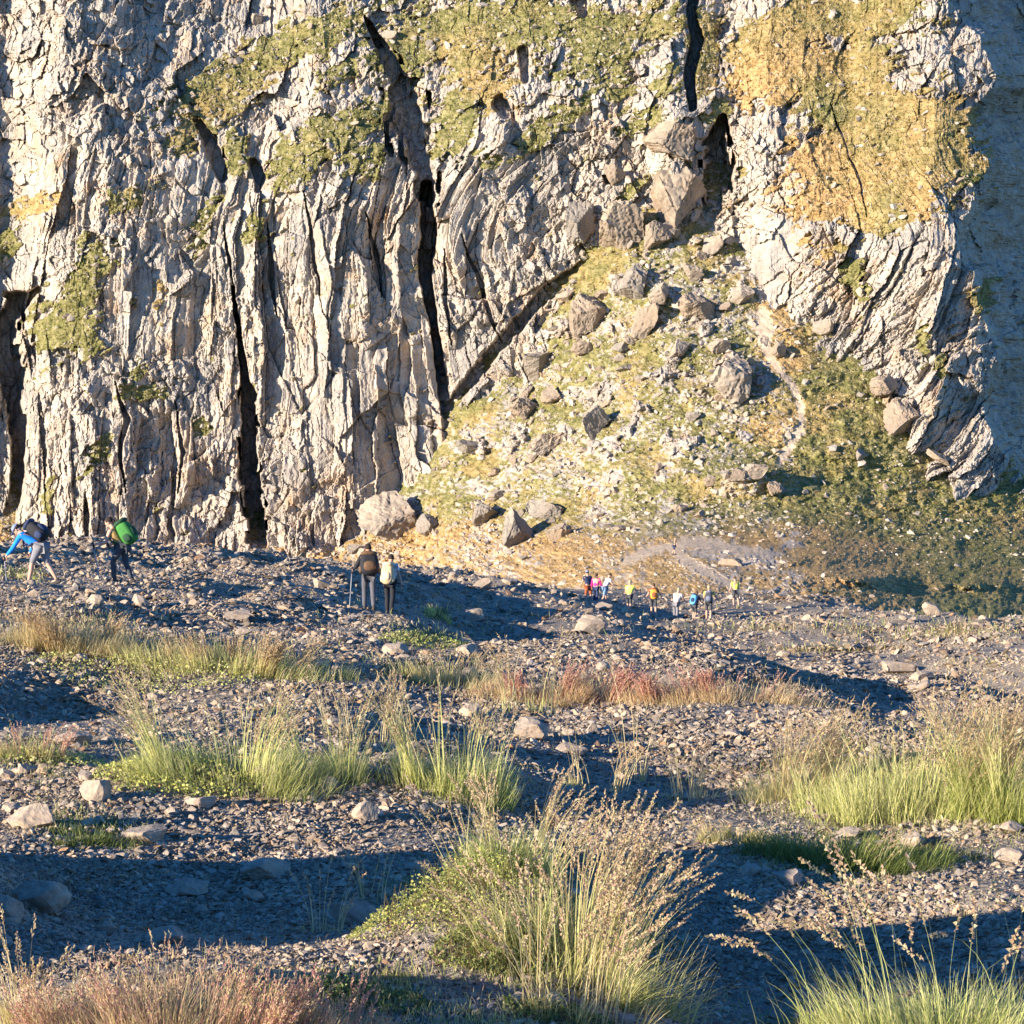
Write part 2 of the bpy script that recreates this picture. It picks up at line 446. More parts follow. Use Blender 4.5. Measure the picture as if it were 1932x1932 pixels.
# --- where grass has hold of the cliff: (u, v, length, breadth, turn, how much, how dry)
GRASS = [
    (500, 110, 190, 32, -27, 1.1, .3), (400, 215, 130, 30, -35, 1.0, .45), (610, 60, 110, 40, -20, .9, .2), (650, 130, 60, 40, 0, .6, .3),
    (860, 60, 150, 60, -10, 1.2, .25), (760, 100, 80, 50, 0, .9, .2), (900, 140, 60, 60, -60, 1.0, .6), (1010, 40, 100, 55, 0, 1.1, .2),
    (1130, 70, 90, 75, 0, 1.1, .2), (1230, 40, 60, 50, 0, .7, .3), (660, 235, 120, 40, -22, 1.1, .25), (570, 300, 80, 40, -30, 1.0, .2), (690, 300, 60, 40, 0, .8, .1),
    (860, 240, 40, 70, 10, 1.1, .1), (820, 290, 30, 30, 0, .8, .1), (450, 300, 26, 40, 0, 1.0, .1), (385, 420, 22, 70, 20, .7, .2), (480, 430, 22, 32, 0, .9, .0),
    (145, 560, 32, 110, 28, 1.3, .1), (125, 620, 60, 55, 10, 1.2, .15), (170, 660, 30, 40, 0, .8, .1), (55, 395, 55, 18, -18, 1.0, .6), (10, 460, 25, 25, 0, 1.0, .1),
    (240, 375, 40, 34, 0, .9, .3), (215, 365, 14, 14, 0, 1.0, .0), (150, 470, 12, 30, 15, .8, .1), (270, 742, 46, 15, 5, 1.1, .1), (190, 845, 18, 55, 30, .9, .15), (375, 803, 20, 13, -10, 1.0, .1),
    (265, 700, 20, 30, 0, .6, .2), (90, 930, 14, 40, 0, .7, .3), (125, 1010, 12, 25, 0, .7, .2), (300, 560, 12, 60, 0, .5, .5),
    (1060, 215, 90, 22, -30, 1.0, .25), (1000, 265, 40, 22, -20, .8, .1), (940, 300, 60, 18, -5, .7, .1), (1160, 150, 45, 50, 0, .9, .2), (1030, 120, 60, 30, 0, .5, .2),
    (1180, 370, 60, 16, -38, .9, .1), (1115, 490, 60, 16, -50, 1.2, .0), (1330, 90, 34, 75, 0, 1.1, .35), (1350, 210, 26, 36, 20, 1.1, .15),
    (1480, 60, 130, 50, -28, 1.3, .45), (1640, 20, 140, 40, -12, 1.2, .4), (1460, 130, 90, 50, -20, 1.3, .9), (1560, 130, 80, 50, 0, 1.1, .5), (1640, 110, 60, 40, 0, .9, .4),
    (1620, 210, 110, 70, 10, 1.2, .25), (1720, 230, 110, 70, 20, 1.2, .55), (1600, 320, 90, 70, 0, 1.2, .55), (1690, 330, 100, 70, 0, 1.2, .4), (1790, 300, 70, 45, 10, 1.2, .55),
    (1530, 310, 50, 50, 30, .9, 1.0), (1560, 380, 80, 50, 0, 1.0, .9), (1640, 400, 70, 45, 0, 1.2, .25), (1730, 385, 45, 30, -40, 1.0, .9), (1480, 170, 60, 30, 0, .9, .5), (1550, 460, 60, 40, 0, .5, .7),
    (1700, 412, 26, 14, 0, .9, .0), (1610, 520, 24, 60, -25, .7, .0), (1830, 335, 26, 18, 0, .9, .0), (1850, 560, 24, 40, 0, .7, .3), (1740, 640, 18, 40, 0, .7, .0), (1780, 690, 16, 40, 0, .6, .1),
    (1250, 150, 50, 60, 0, .4, .1), (1210, 230, 60, 30, -30, .6, .2), (1400, 330, 20, 30, 0, .4, .3),
]
G = np.zeros_like(U); DRY = np.full_like(U, 0.0); WSUM = np.full_like(U, 1e-3)
for gu, gv, ra, rb, an, wt, dr in GRASS:
    R = 2.4 * max(ra, rb)
    ci = np.where((MU > gu - R) & (MU < gu + R))[0]; ri = np.where((MV > gv - R) & (MV < gv + R))[0]
    if len(ci) == 0 or len(ri) == 0: continue
    sl = np.s_[ri[0]:ri[-1] + 1, ci[0]:ci[-1] + 1]
    b = wt * blob(wu[sl], wv[sl], gu, gv, ra, rb, an)
    G[sl] = np.maximum(G[sl], b); DRY[sl] += b * dr; WSUM[sl] += b
DRY = DRY / WSUM
# off the top of the frame the slope carries on as broken grass
G = np.maximum(G, 0.8 * smooth(0, -60, V) * (U > 300) * (U < 1780))
grassy = smooth(0.34, 0.60, 1.12 * G + 0.62 * fbm((U - 0.6 * V) / 46, (V + 0.6 * U) / 15, 51, 5) + 0.34 * fbm(U / 8, V / 6, 52, 3))
grassy *= 1 - 0.8 * gmask
tuss = 0.45 * fbm(U / 9, V / 6, 53, 4) + 0.8 * fbm(U / 34, V / 22, 54, 3)
C = C + relief * (1 - 0.72 * grassy) + grassy * (0.6 * tuss - 0.4)

# --- talus cone and saddle, built out from the foot of the cliff
vc = [(-420, 1085), (560, 1080), (640, 1045), (700, 990), (760, 905), (820, 800), (850, 765), (930, 685), (1000, 600), (1110, 480), (1180, 430), (1340, 405), (1400, 470), (1450, 560), (1520, 610), (1600, 680), (1680, 780), (1760, 850), (1850, 875), (1900, 915), (1960, 985), (2100, 1120), (2330, 1300)]
uR = interp(MV, [(-320, 1340), (450, 1345), (600, 1440), (700, 1488), (780, 1512), (860, 1480), (900, 1450), (1000, 1470), (1100, 1520), (1330, 1540)])[:, None]
uRn = uR + 14 * fbm(U / 60, V / 40, 60, 3)
def softplus(x): return np.log1p(np.exp(np.clip(x, -40, 40)))
left = uRn - 34 * softplus((uRn - U) / 34)
right = 34 * softplus((U - uRn) / 34)
ut = np.where(left < 640, left, 640 + (left - 640) * (1340 - 640) / (uR - 640))
vcu = np.interp(ut, *zip(*vc)) + 16 * fbm(U / 45, V / 60, 59, 3) * np.exp(-((V - np.interp(ut, *zip(*vc))) / 60) ** 2)
T = 289.0 - 0.088 * (V - vcu) + PXM * (0.10 * right + 0.0005 * right ** 2)
q_ = 0.037 * (20 * softplus((V - 972 - 22 * smooth(1500, 1750, U)) / 20)) ** 1.5 * (0.2 + 1.75 * smooth(760, 1450, U) * (1 - 0.32 * smooth(1540, 2000, U)))
T -= 95 * np.tanh(q_ / 95)
T += PXM * 9 * np.clip(wu + jag - uE - 4, 0, 400)
T -= 0.12 * np.clip(V - 1110, 0, None)
PATHS = [
    [(1415, 1130, 8), (1385, 1108, 9), (1335, 1078, 10), (1290, 1055, 12), (1270, 1033, 12), (1300, 1022, 15), (1350, 1030, 17), (1400, 1036, 9), (1470, 1046, 5)],
    [(1472, 872, 9), (1492, 838, 9), (1512, 800, 9), (1512, 770, 8), (1498, 730, 8), (1466, 695, 7), (1443, 655, 12), (1440, 620, 20), (1436, 590, 14)],
    [(1180, 1060, 8), (1215, 1045, 12), (1268, 1030, 6)],
]
P = np.zeros_like(U)
for pts in PATHS:
    d, w = polyline_dist(U + 0.35 * (wu - U), V + 0.2 * (wv - V), pts); w = 1.0 * w
    P = np.maximum(P, 1 - smooth(0.55, 1.15, d / w + 0.35 * vnoise(U / 5, V / 3, 69)))
flat = (1 - 0.75 * P) * (1 + 1.6 * smooth(930, 1060, V))
T += 1.6 * fbm(U / 110, V / 60, 61, 4) + flat * (0.7 * fbm(U / 30, V / 17, 62, 4) + 0.42 * fbm(U / 9, V / 5, 63, 4))
# hummock the upper path climbs over, rocky rib at the lip of the right-hand ravine
T -= 4.0 * np.exp(-((wu - 1400) / 70) ** 2 - ((wv - 900) / 26) ** 2)
T -= 5.0 * np.exp(-((wu - 1450) / 120) ** 2 - ((wv - 1050) / 12) ** 2)
T -= 9.0 * np.exp(-((wu - 1640) / 90) ** 2 - ((wv - 1090) / 14) ** 2)
T -= 8.0 * np.exp(-((wu - 1850) / 90) ** 2 - ((wv - 1100) / 12) ** 2)
# half-buried ledges in the talus
led = smooth(0.25, 0.6, fbm(U / 48 + V / 60, V / 40 - U / 80, 64, 4)) * smooth(1000, 760, V) * smooth(1480, 1380, U - 0.1 * V + 70)
r1, r2, r3, bx, by, e = worley((wu + wv * 0.5) / 34, (wv - wu * .35) / 26, 65)
blockT = 2.2 * (r1 - 0.5) + 2.4 * (r2 - 0.5) * bx + 1.6 * (r3 - 0.5) * by
T += led * (blockT + 0.4 * relief - 0.9)
T = np.maximum(T, 118)
isT = smooth(-0.6, 0.6, C - T)
D = np.minimum(C, T)

# --- masks: grass, dryness, path
gT = 0.60 + 0.30 * fbm(U / 60, V / 34, 66, 4) + 0.26 * fbm(U / 7, V / 4, 67, 3) - 0.75 * led
gT = gT + 0.35 * smooth(1480, 1580, U) - 0.06 * smooth(980, 1040, V) * smooth(1250, 1350, U)
gT += 0.5 * blob(U, V, 1120, 520, 90, 26, -50) + 0.4 * blob(U, V, 880, 760, 60, 20, -50)
dT = 0.27 + 0.30 * fbm(U / 70, V / 40, 68, 3) + 0.55 * smooth(960, 1040, V) * smooth(1800, 1600, U) + 0.3 * smooth(1400, 1440, U) * smooth(1540, 1480, U) * smooth(860, 800, V)
P = P * isT
D = D + 0.15 * P
mask_g = grassy * (1 - isT) + np.clip(gT, 0, 1.2) * isT
mask_d = DRY * (1 - isT) + np.clip(dT, 0, 1) * isT
rx, rz = ray(U, V)
MD = D
xs = rx * D
fl = flank * (1 - isT)
xs = xs + fl * (1.3 * fbm(Cflank / 60, V / 130, 95, 4) + 0.55 * ridged(Cflank / 22, V / 90, 96, 3) + 0.7 * fbm(Cflank / 15, V / 18, 97, 4))      # the flank's own ribs stand out sideways
verts = np.stack([xs, D, rz * D], -1).reshape(-1, 3)
attr = np.stack([mask_g, mask_d, P], -1).reshape(-1, 3)
mountain = link_mesh('mountain_terrain', verts, grid_faces(len(MV), len(MU)), M_MOUNT, attrs={'mask': np.clip(attr, 0, 1)})
tag(mountain, 'pale limestone cliff with grassy ledges above a stony talus slope and saddle path', 'mountain', kind='structure')
def mountain_depth(u, v):
    i = np.clip(np.searchsorted(MV, v), 1, len(MV) - 1); j = np.clip(np.searchsorted(MU, u), 1, len(MU) - 1)
    return MD[i, j]
def mountain_pt(u, v):
    d = mountain_depth(u, v); a, b = ray(u, v)
    return Vector((float(a * d), float(d), float(b * d)))
MPTS = verts.reshape(len(MV), len(MU), 3)
# ------------------------------------------------------------------ the near hillside of scree and grass
UC = [0, 490, 700, 1000, 1226, 1510, 1745, 1932]
TC = [(u - CX) / FPX for u in UC]
SD = [(2, [.088, .095, .098, .102, .106, .110, .112, .112]),
      (20, [.089, .097, .100, .106, .110, .114, .116, .116]),
      (45, [.0885, .0975, .105, .113, .119, .123, .125, .127]),
      (60, [.0875, .0945, .103, .113, .120, .124, .126, .128]),
      (80, [.0850, .0875, .0925, .107, .119, .123, .126, .129]),
      (100, [.0865, .0885, .0930, .104, .1215, .124, .127, .132]),
      (120, [.105, .103, .106, .109, .112, .1145, .125, .134]),
      (150, [.14, .135, .13, .126, .118, .121, .132, .150]),
      (200, [.21, .20, .20, .20, .20, .21, .22, .24]),
      (300, [.32, .32, .32, .32, .32, .32, .32, .34])]
_dr = np.array([r[0] for r in SD]); _sv = np.array([r[1] for r in SD])
def base_s(t, d):
    t = np.clip(t, TC[0], TC[-1])
    cols = np.stack([np.interp(t, TC, row) for row in _sv], 0)
    ld = np.log(np.clip(d, 2, 299.9)); lr = np.log(_dr)
    k = np.clip(np.searchsorted(lr, ld, side='right') - 1, 0, len(lr) - 2)
    f = (ld - lr[k]) / (lr[k + 1] - lr[k])
    a = np.take_along_axis(cols, k[None], 0)[0]; b = np.take_along_axis(cols, (k + 1)[None], 0)[0]
    return a + (b - a) * f
# mounds and hollows: (u, distance, height m, radius across m, radius along m)
def gx(u, d): return (u - CX) / FPX * d
MOUNDS = []
def mound(u, d, h, rx_, ry_): MOUNDS.append((gx(u, d), d, h, rx_, ry_))
mound(985, 6.35, .32, .40, .55)                 # hummock under the big central tussock
mound(-430, 6.3, .75, .50, .85)                 # unseen bank added left of the frame to shade the gravel hollow
mound(420, 7.2, -.14, 1.0, .9)                  # the gravel hollow
mound(1580, 6.7, -.32, .85, 1.2)                 # bare hollow right of the tussock
mound(430, 9.8, .16, .8, .7)
mound(850, 10.6, .28, .45, .8)
mound(1330, 13.6, -.30, 1.1, 2.0)
mound(1780, 11.2, .34, 1.1, 1.1)
mound(1180, 23, .40, 3.6, 1.6)
mound(330, 5.1, .10, .5, .3)
mound(1740, 5.2, .12, .45, .35)
mound(330, 20, .35, 2.6, 2.4)
mound(300, 34, .35, 4.0, 3.0)
mound(60, 15, -.28, .9, 2.0)
mound(905, 62, -.9, 3.2, 16)  # from here down: hollows added to put the farther slope in shade
mound(1480, 58, -1.0, 4.0, 18)
mound(1760, 42, -.7, 3.0, 10)
mound(1120, 40, -.55, 2.6, 8)
SPOTS = dict(blue=(78, 1104, 45, 1.3), green=(232, 1100, 46, 1.3), man=(696, 1152, 52, 1.5), girl=(736, 1160, 51.5, 1.2),
             navy=(1110, 1142, 101, 1.6), pink=(1124, 1142, 100, 1.6), white=(1140, 1142, 100, 1.6), lime=(1187, 1158, 99, 1.6), orange=(1233, 1164, 98, 1.6),
             grey=(1275, 1174, 98, 1.6), sky=(1310, 1172, 98, 1.6), dark=(1337, 1172, 98, 1.6), yellow=(1388, 1146, 108, 1.6))
PINS = []                                       # (x, y, height added, radius): trodden places where the hikers stand
def calm(x, y):
    """the trodden strips lie smoother than the rest"""
    c = np.zeros_like(x)
    for t0, t1, d0, d1 in ((-.29, -.16, 38, 50), (-.09, -.045, 43, 56), (.02, .125, 66, 118)):
        t = x / y
        c = np.maximum(c, smooth(t0 - .03, t0 + .01, t) * smooth(t1 + .03, t1 - .01, t) * smooth(d0 - 6, d0 + 2, y) * smooth(d1 + 12, d1, y))
    return c
def ground_raw(x, y):
    d = np.maximum(y, 1.0)
    z = -1.25 - base_s(x / d, d) * d
    far = smooth(10, 60, d)
    mid = smooth(9, 22, d)
    q = 1 - 0.8 * calm(x, d)
    z = z + q * (0.05 + 0.75 * far) * fbm(x / 6.0 + 5, y / 10.0, 81, 3)
    z = z + q * (0.10 + 0.16 * mid) * fbm(x / 2.4, y / 4.2, 82, 4) + 0.035 * fbm(x / 0.6, y / 0.8, 83, 3)
    z = z + q * 0.26 * far * ridged(x / 4.0, y / 9.0, 85, 3)
    for mx, my, h, ra, rb in MOUNDS:
        z = z + h * np.exp(-((x - mx) / ra) ** 2 - ((y - my) / rb) ** 2)
    return z
def ground(x, y):
    x = np.asarray(x, float); y = np.asarray(y, float)
    z = ground_raw(x, y)
    for px, py, dz, r in PINS:
        z = z + dz * np.exp(-((x - px) ** 2 + ((y - py) / 3.0) ** 2) / (r * r))
    return z
PIN_AT = {}
for nm, (pu, pv, pd, pr) in SPOTS.items():
    a, b = ray(pu, pv)
    PIN_AT[nm] = Vector((float(a * pd), float(pd), float(b * pd)))
_px = np.array([p.x for p in PIN_AT.values()]); _py = np.array([p.y for p in PIN_AT.values()]); _pz = np.array([p.z for p in PIN_AT.values()]); _pr = np.array([s[3] for s in SPOTS.values()])
_A = np.exp(-((_px[:, None] - _px[None]) ** 2 + ((_py[:, None] - _py[None]) / 3.0) ** 2) / _pr[None] ** 2)
_w = np.linalg.solve(_A.T @ _A + 0.002 * np.eye(len(_px)), _A.T @ (_pz - ground_raw(_px, _py)))
PINS = list(zip(_px, _py, _w, _pr))
def hit(u, v, d0=2.6, d1=215.0, n=500):
    """where the sight line through (u, v) first meets the hillside (vectorised)"""
    u = np.atleast_1d(np.asarray(u, float)); v = np.atleast_1d(np.asarray(v, float))
    a, b = ray(u, v)
    ds = np.geomspace(d0, d1, n)
    res = np.full(u.shape, np.nan); prev = np.full(u.shape, d0)
    alive = np.ones(u.shape, bool)
    for d in ds:
        idx = np.where(alive)[0]
        if len(idx) == 0: break
        z = GZ(a[idx] * d, np.full(len(idx), d))
        below = b[idx] * d < z
        if below.any():
            bi = idx[below]; lo = prev[bi].copy(); hi = np.full(len(bi), d)
            for _ in range(7):
                mid = 0.5 * (lo + hi); under = b[bi] * mid < GZ(a[bi] * mid, mid)
                hi = np.where(under, mid, hi); lo = np.where(under, lo, mid)
            res[bi] = 0.5 * (lo + hi)
        alive[idx[below]] = False
        prev[:] = d
    return a * res, res, b * res
HT = np.concatenate([np.linspace(-.62, -.275, 70, endpoint=False), np.linspace(-.275, .275, 800), np.linspace(.28, .5, 40)])
HD = np.geomspace(1.6, 230, 1000)
HX = HT[None, :] * HD[:, None]; HY = np.repeat(HD[:, None], len(HT), 1)
HZ = ground(HX, HY)
_lh = np.log(HD)
def GZ(x, y):
    """ground height looked up from the built grid"""
    fj = np.interp(x / y, HT, np.arange(len(HT))); fi = np.interp(np.log(y), _lh, np.arange(len(HD)))
    j = np.clip(fj.astype(int), 0, len(HT) - 2); i = np.clip(fi.astype(int), 0, len(HD) - 2)
    a = fj - j; b = fi - i
    return HZ[i, j] * (1 - a) * (1 - b) + HZ[i, j + 1] * a * (1 - b) + HZ[i + 1, j] * (1 - a) * b + HZ[i + 1, j + 1] * a * b
HU, HV = project(HX, HY, HZ)
# where grass covers the ground: (u, v, half-breadth, half-height, how much, how dry)
HPATCH = [(120, 1190, 170, 40, .9, .75), (330, 1240, 260, 40, .9, .35), (520, 1240, 120, 30, .6, .4), (1230, 1300, 330, 32, 1.0, .9), (820, 1270, 130, 30, .8, .3),
          (60, 1430, 110, 50, .9, .3), (450, 1450, 260, 40, 1.0, .1), (860, 1480, 130, 45, .9, .1), (1700, 1480, 330, 90, 1.1, .35), (1880, 1500, 120, 90, 1.0, .2),
          (1600, 1610, 240, 60, 1.1, .05), (1060, 1770, 200, 120, 1.0, .15), (830, 1700, 130, 60, .8, .1), (320, 1930, 330, 90, 1.1, .9), (1740, 1960, 260, 80, 1.1, .15),
          (170, 1560, 110, 36, 1.0, .1), (700, 1870, 130, 50, .8, .1), (900, 1950, 200, 60, .7, .1), (790, 1205, 90, 22, .7, .1), (825, 1158, 34, 14, .9, .1), (40, 1085, 60, 16, .8, .2),
          (1450, 1185, 260, 14, .6, .5), (1700, 1190, 260, 22, .6, .4), (1560, 1225, 200, 10, .6, .6), (1850, 1250, 120, 14, .6, .5), (1000, 1640, 160, 60, .7, .3), (1480, 1130, 200, 14, .7, .8), (150, 1950, 200, 60, 1., .7)]
HG = np.zeros_like(HZ); HDRY = np.zeros_like(HZ); _ws = np.full_like(HZ, 1e-3)
for pu, pv, ra, rb, wt, dr in HPATCH:
    b_ = wt * blob(HU, HV, pu, pv, ra, rb)
    HG = np.maximum(HG, b_); HDRY += b_ * dr; _ws += b_
HDRY = np.clip(HDRY / _ws, 0, 1)
HG = np.clip(HG + 0.35 * fbm(HX / (0.06 * HY), np.log(HY) * 16, 87, 4), 0, 1)
HZ = HZ + 0.012 * HG * vnoise(HX * 30, HY * 20, 88)
hill = link_mesh('hillside_ground', np.stack([HX, HY, HZ], -1).reshape(-1, 3), grid_faces(len(HD), len(HT))[:, ::-1], M_HILL, smooth_shade=True,
                 attrs={'mask': np.stack([HG, HDRY, np.zeros_like(HG)], -1).reshape(-1, 3)})
tag(hill, 'rocky scree hillside with patches of dry grass in the foreground', 'hillside', kind='structure')
# ------------------------------------------------------------------ rocks
def ico(sub):
    bm = bmesh.new(); bmesh.ops.create_icosphere(bm, subdivisions=sub, radius=1.0)
    bm.verts.ensure_lookup_table()
    v = np.array([x.co[:] for x in bm.verts]); f = np.array([[q.index for q in p.verts] for p in bm.faces])
    bm.free(); return v, f
ICO = {s: ico(s) for s in (1, 2, 3, 4, 5)}
def rock_shape(rng, sub, planes=14, lo=.45, hi=.85, rough=0.03):
    """a sphere planed off by random cuts: an angular boulder of about unit half-size"""
    v, f = ICO[sub]; v = v.copy()
    for _ in range(planes):
        n = rng.normal(size=3); n /= np.linalg.norm(n)
        d = rng.uniform(lo, hi)
        over = np.clip(v @ n - d, 0, None)
        v -= over[:, None] * n
    if rough:
        k = rng.integers(1000)
        v += rough * (fbm(v[:, 0] * 5 + v[:, 2] * 3.1, v[:, 1] * 5 + v[:, 2] * 4.3, int(k), 4))[:, None] * v
        v += 0.5 * rough * np.sign(vnoise(v[:, 2] * 7 + v[:, 0], v[:, 1] * 3 + v[:, 0] * 2, int(k) + 5))[:, None] * v
    ext = v.max(0) - v.min(0)
    v = (v - (v.max(0) + v.min(0)) / 2) / (ext / 2)
    return v, f
def rotz(v, a):
    c, s = math.cos(a), math.sin(a)
    return np.stack([v[:, 0] * c - v[:, 1] * s, v[:, 0] * s + v[:, 1] * c, v[:, 2]], 1)
def rot_rand(rng, tiltmax):
    return Matrix.Rotation(rng.uniform(0, 6.28), 3, 'Z') @ Matrix.Rotation(rng.uniform(-tiltmax, tiltmax), 3, 'X') @ Matrix.Rotation(rng.uniform(-tiltmax, tiltmax), 3, 'Y')

def boulder(u, v, w, h, label, seed, group=None, lean=0.0, name='boulder', sub=4, mat=None, planes=10, depth=None):
    """boulder on the mountain whose outline is about w by h pixels round (u, v)"""
    rng = np.random.default_rng(seed)
    d = float(mountain_depth(u, v + 0.25 * h))
    m = d / FPX
    rv, f = rock_shape(rng, sub, planes, .34, .8, 0.05)
    # bedding and cracks of the same limestone as the cliff
    q = float(rng.uniform(-.6, .6)); k = int(rng.integers(999))
    sc = 34.0 / max(w, 26)
    la = (rv[:, 0] + q * rv[:, 2] + .3 * rv[:, 1]); lb = rv[:, 2] - q * rv[:, 0] + .4 * rv[:, 1]
    r1, r2, r3, bx_, by_, e = worley(la * 2.6 / sc ** .5, lb * 1.3 / sc ** .5, k)
    rel = 0.05 * (r1 - .5) + 0.12 * (r2 - .5) * 2 * bx_ - 0.04 * np.exp(-(e / .07) ** 2)
    r1, r2, r3, bx_, by_, e = worley(la * 7 / sc, lb * 3.2 / sc, k + 7)
    rel += 0.03 * (r1 - .5) + 0.05 * (r2 - .5) * 2 * bx_ - 0.02 * np.exp(-(e / .09) ** 2)
    rv = rv * (1 + rel)[:, None]
    sx, sz = 0.5 * w * m, 0.5 * h * m
    sy = (depth or 0.5 * (sx + sz))
    rv = rv * np.array([sx, sy, sz])
    R = Matrix.Rotation(math.radians(lean), 3, 'Y') @ Matrix.Rotation(rng.uniform(-.25, .25), 3, 'Z')
    rv = rv @ np.array(R).T
    a, b = ray(u, v)
    dd = d - 0.06 * sy
    o = link_mesh(name, rv, f, mat or M_BOULDERS[1 if 'brown' in label else 2 if 'grey' in label else 0 if 'white' in label or 'pale' in label and w > 60 else int(rng.integers(3))], smooth_shade=False)
    o.location = (float(a * dd), dd, float(b * dd))
    tag(o, label, 'boulder', group)
    return o
BOULDERS = [
    (735, 982, 135, 125, 'largest pale boulder at the foot of the cliff where grass begins', 5),
    (985, 1000, 84, 88, 'dark grey-green rounded boulder low on the grassy talus', 12),
    (1030, 962, 84, 52, 'flat topped pale boulder leaning behind the dark grey-green one', -8),
    (1055, 1006, 56, 36, 'low brown boulder to the right of the dark grey-green one', -20),
    (916, 970, 62, 58, 'cracked pale boulder left of the dark grey-green one', 0),
    (935, 935, 40, 26, 'small flat boulder just above the cracked pale one', 0),
    (1378, 722, 104, 108, 'big rugged lone boulder left of the upper path', -10),
    (1698, 792, 82, 92, 'tall brown boulder under the right-hand cliff', 5),
    (1668, 728, 62, 48, 'pale boulder stacked above the tall brown one', 0),
    (1020, 682, 88, 72, 'broad leaning slab on the upper talus', -35),
    (1108, 592, 84, 92, 'blocky outcrop above the broad leaning slab', -10),
    (1192, 540, 84, 86, 'flat faced grey block among the upper rocks', -20),
    (1172, 432, 96, 118, 'tall rounded block below the grassy ledge', 0),
    (1282, 372, 118, 132, 'huge brown flat faced block under the dark gully', 6),
    (1268, 268, 112, 86, 'white rocky head above the huge brown block', 0),
    (1240, 448, 60, 66, 'shadowed wedge at the foot of the huge brown block', 15),
    (1312, 582, 74, 76, 'striped boulder right of the upper talus rocks', -30),
    (1218, 606, 52, 84, 'narrow upright boulder in the upper talus', 5),
    (1094, 420, 56, 92, 'upright pillar left of the green gully', 0),
    (1040, 748, 46, 46, 'small upright boulder with a dark right side', 0),
    (988, 772, 58, 52, 'paired boulder below the broad leaning slab', -20),
    (1124, 800, 62, 66, 'pointed boulder in the middle of the talus', -35),
    (1034, 832, 84, 44, 'long tilted slab in the middle of the talus', -35),
    (888, 842, 62, 34, 'flat pale slab near the left edge of the talus', -10),
    (1424, 890, 52, 34, 'white rock on the brow of the hummock', 0),
    (1392, 896, 44, 30, 'split rock on the left of the hummock brow', 0),
    (1340, 908, 30, 26, 'small pointed rock left of the hummock brow', 0),
    (1462, 922, 40, 34, 'broken rock just below the hummock brow', 20),
    (1378, 1062, 52, 20, 'low rock beside the lower path bend', 0),
    (1770, 862, 56, 18, 'thin slab lying below the tall brown boulder', 30),
    (1850, 912, 26, 28, 'round boulder alone on the dark green slope', 0),
    (1345, 466, 44, 50, 'pale boulder at the mouth of the dark gully', 0),
    (1470, 660, 34, 36, 'boulder beside the top of the path', 0),
    (1160, 330, 46, 44, 'brown overhanging block under the grassy terrace', 0),
    (1280, 660, 60, 40, 'flat boulder left of the big rugged one', -25),
    (805, 990, 46, 50, 'dark sided boulder wedged against the largest pale one', 10),
    (485, 38, 24, 32, 'pointed white block in the high grass', 0),
    (735, 66, 30, 22, 'white block in the high grass beside the gully', 0),
]
for i, (u, v, w, h, lab, lean) in enumerate(BOULDERS):
    boulder(u, v, .9 * w, .9 * h, lab, 500 + i, lean=lean, sub=5 if w > 55 else 4)
rng = np.random.default_rng(77)
n = 0; tries = 0
while n < 90 and tries < 5000:
    tries += 1
    u = rng.uniform(640, 1900); v = rng.uniform(420, 1060)
    i = np.searchsorted(MV, v); j = np.searchsorted(MU, u)
    if isT[i, j] < 0.9 or P[i - 8:i + 9, j - 14:j + 15].max() > 0.2: continue
    if u > 1500 + 0.2 * (v - 700) and rng.random() < 0.75: continue
    if 900 < v and rng.random() < 0.5: continue
    upper = smooth(800, 560, np.array(v))
    w = 11 + 9 * rng.random() + (18 + 26 * float(upper)) * rng.random() ** 3
    boulder(u, v, w, w * rng.uniform(.45, .95), 'loose limestone boulder scattered on the grassy talus slope', 900 + tries, 'loose boulders scattered on the talus slope', rng.uniform(-50, 10), sub=3 if w < 22 else 4)
    n += 1

def merged_rocks(name, cx, cy, cz, size, sub, rng, mat, zlo=.4, zhi=.8, kinds=28, greys=None):
    """many small stones as one mesh: arrays of centres and half-sizes"""
    temp = []
    for k in range(kinds):
        v, f = rock_shape(rng, sub, 8, .25, .75, 0.0)
        temp.append((v * np.array([1, rng.uniform(.5, .95), rng.uniform(zlo, zhi)]), f))
    VV = []; FF = []; CCs = []; off = 0
    which = rng.integers(kinds, size=len(cx))
    for k in range(kinds):
        idx = np.where(which == k)[0]
        if len(idx) == 0: continue
        v, f = temp[k]
        a = rng.uniform(0, 6.283, len(idx)); b = rng.normal(0, .45, len(idx)); c = rng.normal(0, .45, len(idx))
        x, y, z = v[:, 0][None], v[:, 1][None], v[:, 2][None]
        cb, sb = np.cos(b)[:, None], np.sin(b)[:, None]; y, z = y * cb - z * sb, y * sb + z * cb
        cc, sc = np.cos(c)[:, None], np.sin(c)[:, None]; x, z = x * cc + z * sc, -x * sc + z * cc
        ca, sa = np.cos(a)[:, None], np.sin(a)[:, None]; x, y = x * ca - y * sa, x * sa + y * ca
        s = size[idx][:, None]
        p = np.stack([cx[idx][:, None] + x * s, cy[idx][:, None] + y * s, cz[idx][:, None] + z * s], -1)
        VV.append(p.reshape(-1, 3))
        FF.append((f[None] + (np.arange(len(idx)) * len(v))[:, None, None]).reshape(-1, 3) + off)
        col = greys[idx]
        CCs.append(np.repeat(col, len(v), 0))
        off += len(idx) * len(v)
    return link_mesh(name, np.concatenate(VV), np.concatenate(FF), mat, attrs={'tint': np.concatenate(CCs)})

